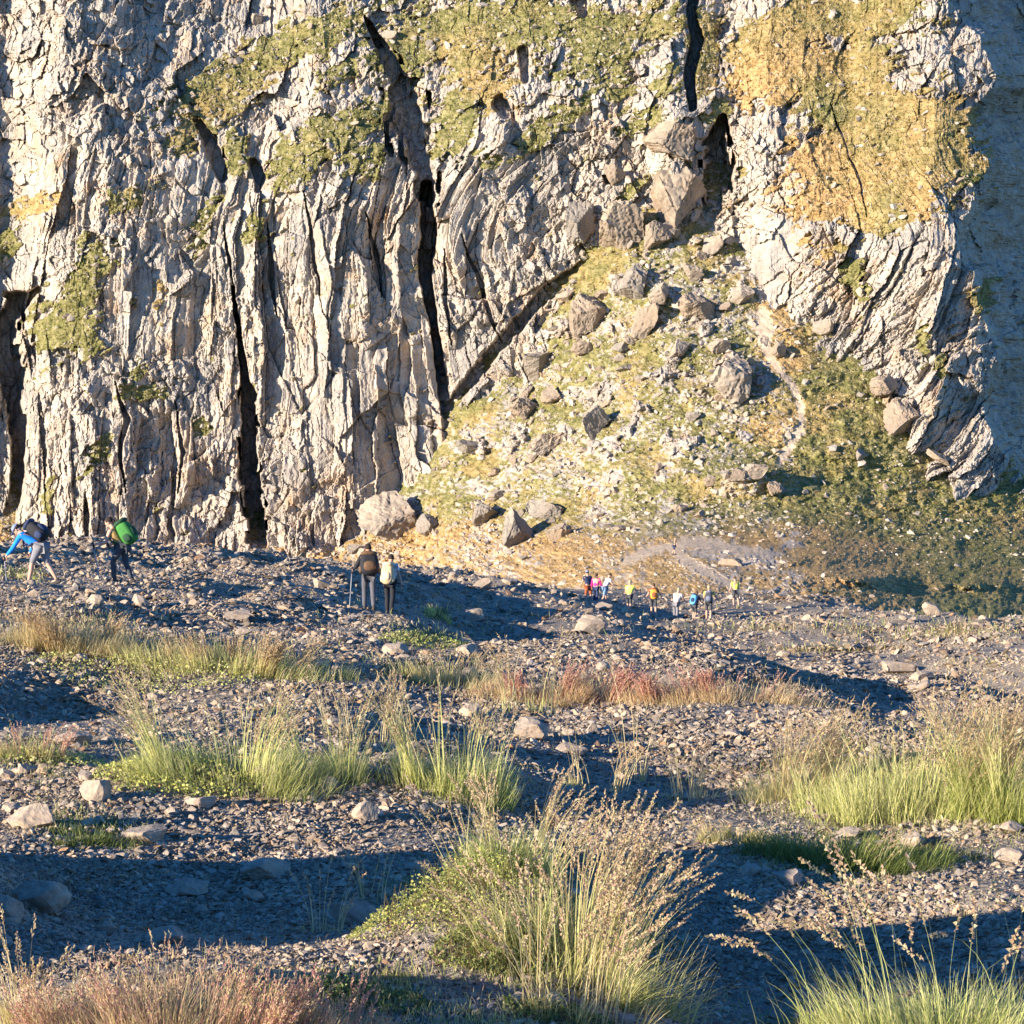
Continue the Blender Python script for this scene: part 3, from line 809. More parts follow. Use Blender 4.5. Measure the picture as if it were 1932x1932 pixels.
# rubble of the talus slope and small stones caught on the grassy ledges
rng = np.random.default_rng(78)
N = 74000
ru = rng.uniform(-60, 2000, N); rv_ = rng.uniform(-40, 1130, N)
ii = np.clip(np.searchsorted(MV, rv_), 0, len(MV) - 1); jj = np.clip(np.searchsorted(MU, ru), 0, len(MU) - 1)
tt = isT[ii, jj]; gg = grassy[ii, jj] * (1 - tt)
dens = tt * np.clip(0.42 + 0.9 * fbm(ru / 70, rv_ / 40, 120, 3), 0.06, 1) * np.where(ru > 1500, .32, 1) * (1 - P[ii, jj]) + 0.30 * gg * np.where(ru > 1400, .3, 1)
dens *= smooth(1125, 1000, rv_) * .6 + .4
keep = rng.random(N) < dens
ru, rv_, ii, jj = ru[keep], rv_[keep], ii[keep], jj[keep]
p = MPTS[ii, jj]
sz = (1.3 + 1.5 * rng.random(len(ru)) + 7.5 * rng.random(len(ru)) ** 8) * p[:, 1] / FPX
g = rng.uniform(.85, 1.15, (len(ru), 1)) * np.array([[1, .97, .93]])
small_rubble = merged_rocks('talus_rubble', p[:, 0], p[:, 1] - .15 * sz, p[:, 2] + .1 * sz, sz, 1, rng, M_RUBBLE, greys=g)
tag(small_rubble, 'pale rubble strewn over the grassy talus slope', 'rubble', kind='stuff')

# ---- the hillside's own stones
def put_rock(u, v, w, h, label, seed, group=None, lean=0, name='rock', sub=4, mat=None, cat='rock'):
    rng = np.random.default_rng(seed)
    x, d, z = [float(q[0]) for q in hit(u, v + 0.42 * h)]
    if not (d == d): return None
    m = d / FPX
    rv, f = rock_shape(rng, sub, 13, .45, .8, 0.04)
    sx, sz = 0.5 * w * m, 0.5 * h * m
    rv = rv * np.array([sx, sx * rng.uniform(.6, .9), sz])
    rv = rv @ np.array(Matrix.Rotation(math.radians(lean), 3, 'Y') @ Matrix.Rotation(rng.uniform(-.3, .3), 3, 'Z')).T
    o = link_mesh(name, rv, f, mat or M_ROCK)
    o.location = (x, d + 0.3 * sx, float(GZ(np.array([x]), np.array([d + .3 * sx]))[0]) + 0.55 * sz)
    tag(o, label, cat, group)
    return o
ROCKS = [
    (675, 1718, 112, 60, 'bright tan pointed rock lit at the edge of the gravel hollow', 8),
    (312, 1762, 78, 44, 'smooth grey slab lying in the shaded gravel', 6),
    (72, 1685, 116, 74, 'large dark rock with an overhang in the shaded gravel', -10),
    (12, 1712, 60, 60, 'dark rock half cut by the left edge of the photo', 0),
    (180, 1490, 62, 52, 'dark angular rock standing on the sunlit scree', -5),
    (510, 1455, 74, 46, 'pale tilted rock below the tall green grass', 15),
    (688, 1528, 58, 46, 'grey upright rock at the top of the shaded gravel', -20),
    (1000, 1372, 66, 50, 'round pale rock behind the thin grass stalks', 0),
    (135, 1392, 76, 34, 'bluish shaded slab in the left hollow', 10),
    (378, 1512, 60, 30, 'sunlit pale rock on the rim of the shaded gravel', 0),
    (500, 1636, 108, 44, 'long low rock in the middle of the shaded gravel', 5),
    (350, 1672, 84, 40, 'low shaded rock above the smooth grey slab', 0),
    (1485, 1652, 62, 40, 'grey block in the bare hollow right of the tussock', 10),
    (1418, 1640, 40, 30, 'small grey block beside the larger one in the bare hollow', -10),
    (1080, 1412, 62, 26, 'flat stone right of the round pale rock', 0),
    (1112, 1176, 64, 44, 'square boulder standing alone near the group of hikers', 4),
    (262, 1135, 44, 28, 'tilted slab on the scree below the hiker with the green pack', 40),
    (178, 1130, 36, 26, 'pale block on the scree below the hiker in blue', 0),
    (442, 1160, 64, 22, 'broad flat rock beside the scree path', 0),
    (745, 1225, 54, 30, 'shadowed rock below the pair of hikers', 0),
    (1262, 1285, 62, 34, 'pointed rock among the reddish grass', 0),
    (1700, 1258, 66, 30, 'long pale rock at the right of the stony slope', 0),
    (1742, 1274, 44, 26, 'smaller rock touching the long pale one', 0),
    (1040, 1890, 70, 50, 'bluish rock under the central tussock at the bottom edge', 0),
    (1180, 1920, 40, 30, 'small stone at the bottom edge below the bare hollow', 0),
    (60, 1535, 100, 60, 'rough grey rock at the left beside the dark grass mat', 10),
    (270, 1575, 90, 40, 'grey shaded rock right of the dark grass mat', -5),
    (50, 1448, 36, 22, 'small tan rock in the yellow grass at the left edge', 0),
    (1600, 1570, 48, 22, 'grey stone in the shaded green grass', 0),
    (1905, 1610, 60, 36, 'grey rock at the right edge of the bare hollow', 0),
]
def place_rocks():
    for i, (u, v, w, h, lab, lean) in enumerate(ROCKS):
        put_rock(u, v, w, h, lab, 1500 + i, lean=lean, sub=4)
    rng = np.random.default_rng(79)
    for k in range(170):
        v = 1085 + 850 * rng.random() ** 1.5; u = rng.uniform(-20, 1950)
        w = 13 + 9 * rng.random() + 26 * rng.random() ** 4 + (v - 1085) * .012
        put_rock(u, v, w, w * rng.uniform(.4, .75), 'angular loose rock lying in the grey and tan scree', 2000 + k, 'loose rocks lying in the scree', rng.uniform(-25, 25), sub=3)
place_rocks()

def place_gravel():
    rng = np.random.default_rng(80)
    N = 290000
    gu = rng.uniform(-60, 1990, N); gv = 1030 + 940 * rng.random(N) ** 0.9
    gu = np.concatenate([gu, rng.uniform(-40, 420, 14000)]); gv = np.concatenate([gv, rng.uniform(1015, 1062, 14000)])
    x, d, z = hit(gu, gv, n=420)
    ok = ~np.isnan(d) & (d < 205)
    gu, gv, x, d, z = gu[ok], gv[ok], x[ok], d[ok], z[ok]
    fi = np.clip(np.searchsorted(HD, d), 0, len(HD) - 1); fj = np.clip(np.searchsorted(HT, x / d), 0, len(HT) - 1)
    gmask_ = HG[fi, fj]
    clump = fbm(x / (0.05 * d), np.log(d) * 14, 130, 3)
    keep = rng.random(len(x)) < np.clip(1.0 + 0.8 * clump - 0.85 * gmask_, .05, 1)
    keep &= rng.random(len(x)) < 1 - 0.5 * smooth(-.09, .0, x / d) * smooth(26, 55, d)
    x, d, z, clump = x[keep], d[keep], z[keep], clump[keep]
    px = 1.5 + 2.0 * rng.random(len(x)) + 8 * rng.random(len(x)) ** 11 + 1.8 * np.clip(clump, -.4, 1)
    sz = px * d / FPX
    n = len(x)
    tone = rng.uniform(.5, 1.2, (n, 1)); warm = rng.random((n, 1))
    col = tone * (np.array([[1.06, .93, .76]]) * warm + np.array([[.95, .91, .87]]) * (1 - warm))
    rust = rng.random(n) < .04
    col[rust] *= np.array([1.0, .78, .62])
    big = px > 5.0
    y2 = d + rng.normal(0, .3, n) * sz
    for sel, sub, nm, lab in ((big, 2, 'scree_stones', 'loose fist sized stones covering the near hillside'), (~big, 1, 'gravel', 'fine grey and tan gravel covering the near hillside')):
        o = merged_rocks(nm, x[sel], y2[sel], GZ(x[sel], y2[sel]) + .25 * sz[sel], sz[sel], sub, rng, M_GRAVEL, zlo=.18, zhi=.5, greys=col[sel])
        tag(o, lab, 'gravel', kind='stuff')
place_gravel()

# tufts of grass on the ledges and the talus, far off
def mountain_grass():
    rng = np.random.default_rng(81)
    N = 60000
    u = rng.uniform(-60, 2000, N); v = rng.uniform(-40, 1130, N)
    i = np.clip(np.searchsorted(MV, v), 0, len(MV) - 1); j = np.clip(np.searchsorted(MU, u), 0, len(MU) - 1)
    g = mask_g[i, j]
    keep = rng.random(N) < smooth(.45, .9, g) * (1 - P[i, j])
    i, j = i[keep], j[keep]; p = MPTS[i, j]; m = p[:, 1] / FPX; n = len(i)
    B = 5
    dry = (rng.random(n) < np.clip(mask_d[i, j] * 1.1 - .05, 0, 1))
    g0 = np.array([(.12, .14, .035), (.20, .20, .055), (.29, .27, .085), (.40, .35, .14)])[rng.integers(4, size=n)]
    d0 = np.array([(.42, .29, .11), (.50, .36, .17), (.34, .24, .09), (.55, .42, .22)])[rng.integers(4, size=n)]
    c = np.where(dry[:, None], d0, g0) * rng.uniform(.6, 1.0, (n, 1))
    V_ = []
    for b in range(B):
        az = rng.uniform(0, 6.283, n); h = m * rng.uniform(1.8, 4.6, n); w = m * rng.uniform(1.2, 2.2, n); ln = rng.uniform(.2, .9, n)
        off = np.stack([rng.normal(0, 2.2, n) * m, rng.normal(0, 1.2, n) * m, np.zeros(n)], 1)
        side = np.stack([-np.sin(az), np.cos(az), np.zeros(n)], 1) * w[:, None] / 2
        tip = np.stack([np.cos(az) * ln, np.sin(az) * ln, np.ones(n) * .8], 1) * h[:, None]
        q = p + off; q[:, 2] -= .3 * m
        V_.append(np.stack([q - side, q + side, q + tip], 1))
    V_ = np.stack(V_, 1).reshape(-1, 3)
    o = link_mesh('mountain_grass', V_, np.arange(len(V_)).reshape(-1, 3), M_LEAF, attrs={'tint': np.repeat(c, 3 * B, 0)})
    tag(o, 'tufts of green and straw grass covering the ledges and the talus', 'grass', kind='stuff')
mountain_grass()
# ------------------------------------------------------------------ grass
def ribbon(base, path, width, side, c0, c1):
    """blades as tapered ribbons. path (N, S, 3) offsets, width (N,), side (N, 3), colours at foot and tip"""
    N, S, _ = path.shape
    s = np.linspace(0, 1, S)
    w = width[:, None] * np.clip(1 - s[None] ** 2.2, 0.12, 1)
    p = base[:, None] + path
    L = p - side[:, None] * w[..., None] / 2; R_ = p + side[:, None] * w[..., None] / 2
    V_ = np.stack([L, R_], 2).reshape(-1, 3)
    i = (np.arange(N)[:, None] * S + np.arange(S - 1)[None]) * 2
    F_ = np.stack([i, i + 1, i + 3, i + 2], -1).reshape(-1, 4)
    t = (s[None, :, None] ** 0.8)
    c = c0[:, None] * (1 - t) + c1[:, None] * t
    C_ = np.repeat(c.reshape(-1, 3), 2, 0)
    return V_, F_, C_
def arcs(rng, h, az, lean, curl, S=6):
    """offsets of stems of height h that leave the ground at lean and bend over by curl, towards az"""
    s = np.linspace(0, 1, S)[None]
    ang = lean[:, None] + curl[:, None] * s ** 1.5
    dl = h[:, None] / (S - 1)
    dz = np.cos(ang) * dl; dr = np.sin(ang) * dl
    z = np.concatenate([np.zeros((len(h), 1)), np.cumsum(dz[:, :-1], 1)], 1)
    r = np.concatenate([np.zeros((len(h), 1)), np.cumsum(dr[:, :-1], 1)], 1)
    return np.stack([r * np.cos(az)[:, None], r * np.sin(az)[:, None], z], -1)
def jcol(rng, n, cols, jit=.18):
    cols = np.array(cols); k = rng.integers(len(cols), size=n)
    return np.clip(cols[k] * rng.uniform(1 - jit, 1 + jit, (n, 1)), 0, 1)
GREEN = [(.20, .25, .05), (.30, .34, .07), (.38, .40, .10), (.22, .27, .07)]
PALE = [(.60, .60, .20), (.70, .64, .28), (.50, .54, .16), (.76, .68, .36)]
STRAW = [(.68, .54, .27), (.58, .45, .21), (.76, .64, .36), (.48, .36, .17)]
PINK = [(.54, .30, .20), (.60, .36, .25), (.50, .24, .21), (.66, .44, .28)]
SEED = [(.52, .40, .20), (.62, .50, .28), (.44, .30, .18), (.54, .36, .24)]
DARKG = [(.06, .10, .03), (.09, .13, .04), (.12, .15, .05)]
def lean_mix(rng, az, bias_az, amt):
    x = np.cos(az) + amt * math.cos(bias_az); y = np.sin(az) + amt * math.sin(bias_az)
    return np.arctan2(y, x)
def spikes(rng, tips, tang, length, n_each, wid, cols):
    """flower heads: small slim scales set alternately along the last stretch of every stem"""
    N = len(tips)
    V_, F_, C_ = [], [], []
    off = 0
    for j in range(n_each):
        f = (j + rng.uniform(-.3, .3, N)) / n_each
        c = tips - tang * (length * f)[:, None]
        side = rng.normal(size=(N, 3)); side -= (side * tang).sum(1)[:, None] * tang
        side /= np.linalg.norm(side, axis=1)[:, None]
        nrm = np.cross(side, tang)
        ln = length / n_each * rng.uniform(1.6, 2.6, N); w = wid * rng.uniform(.7, 1.3, N) * (0.55 + 0.9 * np.sin(np.pi * (0.15 + .8 * f)))
        d = tang * .93 + side * .36
        p0 = c; p1 = c + d * (ln * .5)[:, None] + nrm * (w * .5)[:, None] + side * (w * .4)[:, None]
        p2 = c + d * ln[:, None]; p3 = c + d * (ln * .5)[:, None] - nrm * (w * .5)[:, None] + side * (w * .4)[:, None]
        V_.append(np.stack([p0, p1, p2, p3], 1).reshape(-1, 3))
        F_.append((np.arange(N) * 4)[:, None] + np.arange(4)[None] + off)
        C_.append(np.repeat(jcol(rng, N, cols, .2), 4, 0)); off += 4 * N
    return np.concatenate(V_), np.concatenate(F_), np.concatenate(C_)
def scatter_clumps(rng, n, ra, rb):
    """roots gathered in small bunches, with a few strays; also gives each root the number of its bunch"""
    k = max(5, n // 45)
    a = rng.uniform(0, 6.283, k); r = rng.random(k) ** .5
    cx = np.cos(a) * r * ra; cy = np.sin(a) * r * rb
    w = rng.random(k) ** 2 + .08; w /= w.sum()
    i = rng.choice(k, size=n, p=w)
    s = (.05 + .13 * rng.random(k))[i] * math.sqrt(ra * rb) * 1.2
    return np.stack([cx[i] + rng.normal(0, 1, n) * s, cy[i] + rng.normal(0, 1, n) * s], 1), i, k
def scatter_disc(rng, n, ra, rb, power=.6):
    a = rng.uniform(0, 6.283, n); r = rng.random(n) ** power
    return np.stack([np.cos(a) * r * ra, np.sin(a) * r * rb], 1)
def tussock(u, v, wpx, hpx, n, nst, label, seed, leaf=(GREEN, PALE), stem=PALE, seedc=SEED, bias=(0.0, .3), spread=.55, droop=.9, leaf_h=.5, aspect=.7,
            name='grass_tuft', group=None, cat='grass tuft', stalk_curl=.7, head=.16, headw=1.0):
    """a tuft rooted round pixel (u, v): wpx wide, its stems hpx tall; leaves and flowering stems are its two parts"""
    rng = np.random.default_rng(seed)
    x, d, z = [float(q[0]) for q in hit(u, v)]
    if not d == d: return None
    m = d / FPX
    root = empty(name, (x, d, z)); tag(root, label, cat, group)
    ra = .5 * wpx * m; H = hpx * m
    minw = 1.15 * m
    def ground_off(xy):
        return np.stack([xy[:, 0], xy[:, 1], GZ(x + xy[:, 0], d + xy[:, 1]) - z - .006], 1)
    if n:
        xy, ci, kc = scatter_clumps(rng, n, ra * .85, ra * aspect)
        out = np.arctan2(xy[:, 1], xy[:, 0] + 1e-6); rr = np.hypot(xy[:, 0] / ra, xy[:, 1] / (ra * aspect))
        az = lean_mix(rng, out + rng.normal(0, .7, n), bias[0], bias[1])
        h = H * leaf_h * rng.uniform(.35, 1.15, n) * (1 - .3 * np.clip(rr, 0, 1.2)) * rng.uniform(.55, 1.15, kc)[ci]
        P_ = arcs(rng, h, az, spread * (.25 + .65 * rr) * rng.uniform(.2, 1.6, n), droop * rng.uniform(.1, 1.6, n))
        th = rng.uniform(0, 6.283, n); side = np.stack([np.cos(th), np.sin(th), np.zeros(n)], 1)
        wv_ = np.maximum(rng.uniform(.002, .0035, n), minw)
        a_, b_, c_ = ribbon(ground_off(xy), P_, wv_, side, jcol(rng, n, leaf[0]), jcol(rng, n, leaf[1]))
        link_mesh('leaves', a_, b_, M_LEAF, root, attrs={'tint': c_})['kind'] = 'stuff'
    if nst:
        xy, ci, kc = scatter_clumps(rng, nst, ra * .75, ra * aspect * .7)
        out = np.arctan2(xy[:, 1], xy[:, 0] + 1e-6); rr = np.hypot(xy[:, 0] / ra, xy[:, 1] / (ra * aspect))
        az = lean_mix(rng, out + rng.normal(0, .6, nst), bias[0], bias[1])
        h = H * rng.uniform(.55, 1.15, nst) * rng.uniform(.75, 1.1, kc)[ci]
        P_ = arcs(rng, h, az, spread * (.1 + .8 * rr) * rng.uniform(.4, 1.2, nst), stalk_curl * rng.uniform(.1, 1.4, nst), 9)
        th = rng.uniform(0, 6.283, nst); side = np.stack([np.cos(th), np.sin(th), np.zeros(nst)], 1)
        B_ = ground_off(xy)
        tip = B_ + P_[:, -1]; tg = P_[:, -1] - P_[:, -2]; tg /= np.linalg.norm(tg, axis=1)[:, None]
        wst = np.maximum(.0024, minw * 1.35) * np.ones(nst); hl = H * head * rng.uniform(.7, 1.3, nst)
        cf, ct = jcol(rng, nst, leaf[1]), jcol(rng, nst, stem)
        ns = 12 if headw <= 1.2 else 18
        groups_ = [slice(q, q + 1) for q in range(nst)] if nst <= 100 else [slice(0, nst)]     # few enough to count: every stem for itself
        many = nst > 100
        for g_ in groups_:
            a_, b_, c_ = ribbon(B_[g_], P_[g_], wst[g_], side[g_], cf[g_], ct[g_])
            st = link_mesh('flower_stems' if many else 'flower_stem', a_, b_, M_LEAF, root, attrs={'tint': c_})
            a_, b_, c_ = spikes(rng, tip[g_], tg[g_], hl[g_], ns, max(.005, 2.0 * m) * headw, seedc)
            fh = link_mesh('flower_heads' if many else 'flower_head', a_, b_, M_LEAF, st, attrs={'tint': c_})
            if many: st['kind'] = 'stuff'; fh['kind'] = 'stuff'
    return root
def cushion(u, v, wpx, hpx, n, label, seed, cols, group=None, name='cushion_plant', leafpx=6.0):
    """a low leafy plant: many small leaves set over a mound"""
    rng = np.random.default_rng(seed)
    x, d, z = [float(q[0]) for q in hit(u, v)]
    if not d == d: return None
    m = d / FPX; ra = .5 * wpx * m; H = hpx * m
    root = empty(name, (x, d, z)); tag(root, label, 'plant', group)
    xy = scatter_disc(rng, n, ra, ra * .8, .55)
    lump = np.clip(.55 + .6 * fbm(xy[:, 0] / ra * 3, xy[:, 1] / ra * 3, seed, 3), .1, 1.2)
    rr = np.hypot(xy[:, 0] / ra, xy[:, 1] / (ra * .8))
    zz = GZ(x + xy[:, 0], d + xy[:, 1]) - z + H * lump * np.sqrt(np.clip(1 - rr ** 2, 0, 1)) * rng.uniform(.35, 1.0, n)
    c = np.stack([xy[:, 0], xy[:, 1], zz], 1)
    t = rng.normal(size=(n, 3)); t[:, 2] = np.abs(t[:, 2]) * .6; t /= np.linalg.norm(t, axis=1)[:, None]
    s = np.cross(t, rng.normal(size=(n, 3))); s /= np.linalg.norm(s, axis=1)[:, None]
    L = np.maximum(.010, leafpx * m) * rng.uniform(.6, 1.3, (n, 1)); W = L * .36
    V_ = np.stack([c, c + t * L * .5 + s * W, c + t * L, c + t * L * .5 - s * W], 1).reshape(-1, 3)
    F_ = np.arange(4 * n).reshape(n, 4)
    link_mesh('leaves', V_, F_, M_LEAF, root, attrs={'tint': np.repeat(jcol(rng, n, cols, .25), 4, 0)})['kind'] = 'stuff'
    # woody stems under the leaves
    k = max(20, n // 25)
    xy = scatter_disc(rng, k, ra * .8, ra * .6)
    B_ = np.stack([xy[:, 0], xy[:, 1], GZ(x + xy[:, 0], d + xy[:, 1]) - z], 1)
    P_ = arcs(rng, H * rng.uniform(.4, .9, k), rng.uniform(0, 6.28, k), rng.uniform(0, .6, k), rng.uniform(0, .6, k), 5)
    th = rng.uniform(0, 6.283, k); side = np.stack([np.cos(th), np.sin(th), np.zeros(k)], 1)
    a_, b_, c_ = ribbon(B_, P_, np.full(k, max(.003, 1.4 * m)), side, jcol(rng, k, [(.16, .10, .06)]), jcol(rng, k, [(.22, .17, .07)]))
    link_mesh('stems', a_, b_, M_LEAF, root, attrs={'tint': c_})['kind'] = 'stuff'
    return root
YEL = [(.60, .58, .16), (.52, .54, .15), (.70, .64, .24), (.40, .42, .11)]
GRN = [(.20, .25, .07), (.28, .31, .09), (.14, .19, .05), (.36, .36, .12)]

def all_grass():
    R = 0.0; L = math.pi
    T_ = tussock
    # foreground
    T_(1085, 1830, 430, 330, 1200, 250, 'big central tussock of straw yellow grass in flower above the shaded hollow', 3001, (GREEN + PALE, PALE + STRAW), STRAW + PALE, SEED, (-.2, .5), .85, .8, .6, .7, stalk_curl=.6, headw=1.25)
    T_(960, 1640, 260, 210, 1000, 130, 'paler upright grass on the back of the central tussock', 3002, (GREEN, PALE), STRAW, SEED, (0.2, .3), .5, .7, .5)
    T_(1120, 1930, 330, 340, 160, 60, 'thin bare flowering stems low in front of the central tussock', 3003, (GREEN, STRAW), STRAW, SEED, (.3, .8), .65, .6, .35, stalk_curl=.7, head=.2, headw=1.8)
    T_(1780, 1990, 620, 480, 4200, 48, 'bright green tuft at the bottom right corner with tall drooping flower heads', 3004, (GREEN, PALE), [(.38, .42, .14), (.50, .50, .2)], SEED, (2.6, .4), .45, .8, .36, .5, stalk_curl=1.15, head=.17, headw=2.0)
    T_(1640, 1990, 240, 470, 500, 14, 'arching green stems bending left from the bottom right tuft', 3005, (GREEN, PALE), [(.36, .42, .14)], SEED, (3.0, 1.5), .7, .8, .2, .6, stalk_curl=1.2, head=.17, headw=2.0)
    T_(330, 1975, 700, 175, 7600, 520, 'wide mat of pinkish dry grass at the bottom left edge', 3006, (GREEN + STRAW, STRAW + PINK), PINK + STRAW, PINK + PINK + STRAW, (0, .2), .5, .6, .78, .35, stalk_curl=.4, head=.26, headw=.65)
    T_(60, 1950, 170, 210, 500, 40, 'tall straw stems in the bottom left corner', 3007, (PALE, STRAW), STRAW, SEED, (0, .1), .3, .4, .5, head=.2)
    T_(640, 1970, 260, 130, 1600, 60, 'thin reddish grass beside the wide pinkish mat', 3008, (GREEN + STRAW, PINK + STRAW), PINK, PINK, (0.3, .3), .5, .6, .7, .5, head=.25)
    cushion(850, 1690, 400, 95, 4200, 'leafy yellow green plant beside the bright tan pointed rock', 3020, YEL + GRN)
    cushion(930, 1800, 240, 64, 2200, 'leafy green plant in front of the central tussock', 3021, GRN + [(.20, .15, .06)])
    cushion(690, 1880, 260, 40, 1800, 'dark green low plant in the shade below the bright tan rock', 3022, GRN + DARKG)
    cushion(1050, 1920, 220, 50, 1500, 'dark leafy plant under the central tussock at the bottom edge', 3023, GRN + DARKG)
    T_(600, 1760, 110, 130, 60, 14, 'sparse thin stems left of the bright tan rock', 3024, (STRAW, STRAW), STRAW, SEED, (0, .1), .4, .2, .25, head=.25)
    T_(700, 1700, 110, 130, 0, 12, 'sparse thin stems standing behind the bright tan rock', 3025, (STRAW, STRAW), STRAW, SEED, (0, .1), .35, .2, .25, head=.25)
    # second row
    T_(440, 1475, 480, 200, 2600, 190, 'wide green tuft with tall bent stems left of centre', 3030, (GREEN, PALE), PALE, SEED, (2.8, .2), .6, .7, .5, .4)
    T_(640, 1472, 240, 185, 1000, 90, 'green tuft with thin stems right of the wide left one', 3031, (GREEN, PALE), PALE, SEED, (0.2, .3), .5, .7, .45, .5)
    T_(860, 1495, 270, 260, 2000, 120, 'tall green tuft with upright stems near the middle', 3032, (GREEN, PALE), PALE, SEED, (0, .1), .4, .5, .42, .5, stalk_curl=.4)
    cushion(330, 1466, 330, 48, 2400, 'yellow green leafy plant in front of the wide green tuft', 3033, YEL, leafpx=7)
    cushion(90, 1432, 220, 30, 1200, 'yellow leafy mat at the left edge', 3034, YEL + PALE)
    T_(50, 1430, 190, 90, 1000, 60, 'short pale grass at the left edge above the rough grey rock', 3035, (GREEN, PALE + PINK), PINK, PINK, (0, .2), .4, .6, .6, .5, head=.25)
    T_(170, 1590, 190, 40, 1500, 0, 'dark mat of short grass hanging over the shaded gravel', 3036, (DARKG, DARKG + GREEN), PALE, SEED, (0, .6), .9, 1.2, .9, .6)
    T_(1720, 1530, 580, 230, 2500, 400, 'broad stand of pale seeding grass at the right', 3040, (GREEN + PALE, PALE), STRAW + PALE, SEED, (.1, .5), .45, .7, .6, .5, stalk_curl=.8, head=.2)
    T_(1900, 1540, 260, 230, 2600, 150, 'greener tuft at the right edge behind the broad pale stand', 3041, (GREEN, GREEN + PALE), PALE, SEED, (0, .2), .4, .7, .65, .6)
    T_(1480, 1500, 260, 160, 1000, 150, 'thin pale grass left of the broad pale stand', 3042, (PALE, STRAW), STRAW, SEED, (0, .4), .5, .6, .45, .6, head=.25)
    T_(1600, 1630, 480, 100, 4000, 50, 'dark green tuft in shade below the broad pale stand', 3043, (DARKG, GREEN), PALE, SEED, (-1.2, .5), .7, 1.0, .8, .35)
    T_(1380, 1585, 170, 60, 700, 30, 'low dry tuft at the left end of the shaded green tuft', 3044, (GREEN, STRAW), STRAW, SEED, (0, .2), .5, .7, .7, .6)
    T_(1195, 1470, 90, 210, 20, 9, 'few lone tall stems in the shaded gap right of centre', 3045, (PALE, STRAW), STRAW, SEED, (0, .2), .25, .3, .3, head=.2)
    T_(1110, 1490, 200, 130, 100, 34, 'scattered thin stems right of the tall middle tuft', 3046, (PALE, STRAW), STRAW, SEED, (0, .2), .4, .5, .3, head=.2)
    T_(1310, 1510, 190, 110, 90, 34, 'scattered thin stems in the shaded gap before the pale stand', 3047, (PALE, STRAW), STRAW, SEED, (0, .3), .4, .7, .3, head=.2)
    T_(1000, 1340, 190, 150, 60, 26, 'thin tall stems standing above the round pale rock', 3048, (PALE, PALE), STRAW, SEED, (0, .1), .25, .3, .3, head=.2)
    T_(700, 1400, 330, 130, 100, 50, 'sparse fine stems along the rim behind the tall middle tuft', 3049, (PALE, STRAW), STRAW, SEED, (0, .2), .3, .4, .3, head=.2)
    # farther tufts
    T_(850, 1290, 240, 60, 1300, 90, 'short straw tuft beyond the tall middle tuft', 3050, (PALE, STRAW), STRAW, SEED, (0, .2), .5, .6, .8, .5, head=.2)
    cushion(800, 1212, 180, 22, 800, 'low green plant patch on the scree below the pair of hikers', 3051, YEL + GRN, leafpx=5)
    T_(825, 1165, 60, 26, 300, 0, 'small bright tuft on the scree right of the pair of hikers', 3052, (YEL, PALE), PALE, SEED, (0, .2), .6, .6, 1.0, .6)
    cushion(280, 1275, 460, 36, 2600, 'yellow leafy band across the left scree', 3053, YEL + PALE, leafpx=5)
    T_(150, 1222, 460, 70, 3600, 320, 'brown short grass strip at the left below the hiker in blue', 3054, (STRAW + DARKG, STRAW), STRAW, SEED, (0, .3), .5, .6, .8, .3, head=.3)
    T_(440, 1262, 520, 74, 3600, 300, 'yellowish grass strip beyond the wide green tuft', 3055, (GREEN + PALE, STRAW + PALE), STRAW, SEED, (0, .3), .5, .6, .8, .3, head=.3)
    T_(1050, 1318, 380, 62, 3000, 300, 'reddish grass strip left of the pointed rock', 3056, (STRAW, PINK + STRAW), PINK, PINK, (0, .3), .5, .6, .8, .3, head=.3)
    T_(1370, 1320, 440, 62, 3400, 320, 'reddish grass strip right of the pointed rock', 3057, (STRAW, PINK + STRAW), PINK, PINK, (0, .3), .5, .6, .8, .3, head=.3)
    T_(40, 1092, 90, 14, 300, 0, 'small yellow tuft by the feet of the hiker in blue', 3058, (YEL, PALE), PALE, SEED, (0, .2), .5, .6, 1.0, .5)
all_grass()

def ground_cover():
    rng = np.random.default_rng(3100)
    N = 120000
    gu = rng.uniform(-40, 1975, N); gv = rng.uniform(1070, 1990, N)
    x, d, z = hit(gu, gv, n=300)
    ok = ~np.isnan(d) & (d < 110); x, d, z = x[ok], d[ok], z[ok]
    fi = np.clip(np.searchsorted(HD, d), 0, len(HD) - 1); fj = np.clip(np.searchsorted(HT, x / d), 0, len(HT) - 1)
    g = HG[fi, fj]; dr = HDRY[fi, fj]
    keep = rng.random(len(x)) < np.clip(1.4 * g - .2, 0, 1)
    x, d, z, dr = x[keep], d[keep], z[keep], dr[keep]
    n = len(x); m = d / FPX
    h = np.maximum(.03, 13 * m) * rng.uniform(.5, 1.4, n)
    P_ = arcs(rng, h, rng.uniform(0, 6.28, n), rng.uniform(0, .6, n), rng.uniform(0, 1.0, n), 4)
    th = rng.uniform(0, 6.283, n); side = np.stack([np.cos(th), np.sin(th), np.zeros(n)], 1)
    dry = rng.random(n) < dr
    c0 = np.where(dry[:, None], jcol(rng, n, STRAW), jcol(rng, n, GREEN)); c1 = np.where(dry[:, None], jcol(rng, n, PINK + STRAW), jcol(rng, n, PALE))
    a_, b_, c_ = ribbon(np.stack([x, d, z - .004], 1), P_, np.maximum(.0025, 1.2 * m), side, c0, c1)
    o = link_mesh('short_grass', a_, b_, M_LEAF, attrs={'tint': c_})
    tag(o, 'short sparse grass growing between the stones of the hillside', 'grass', kind='stuff')
ground_cover()
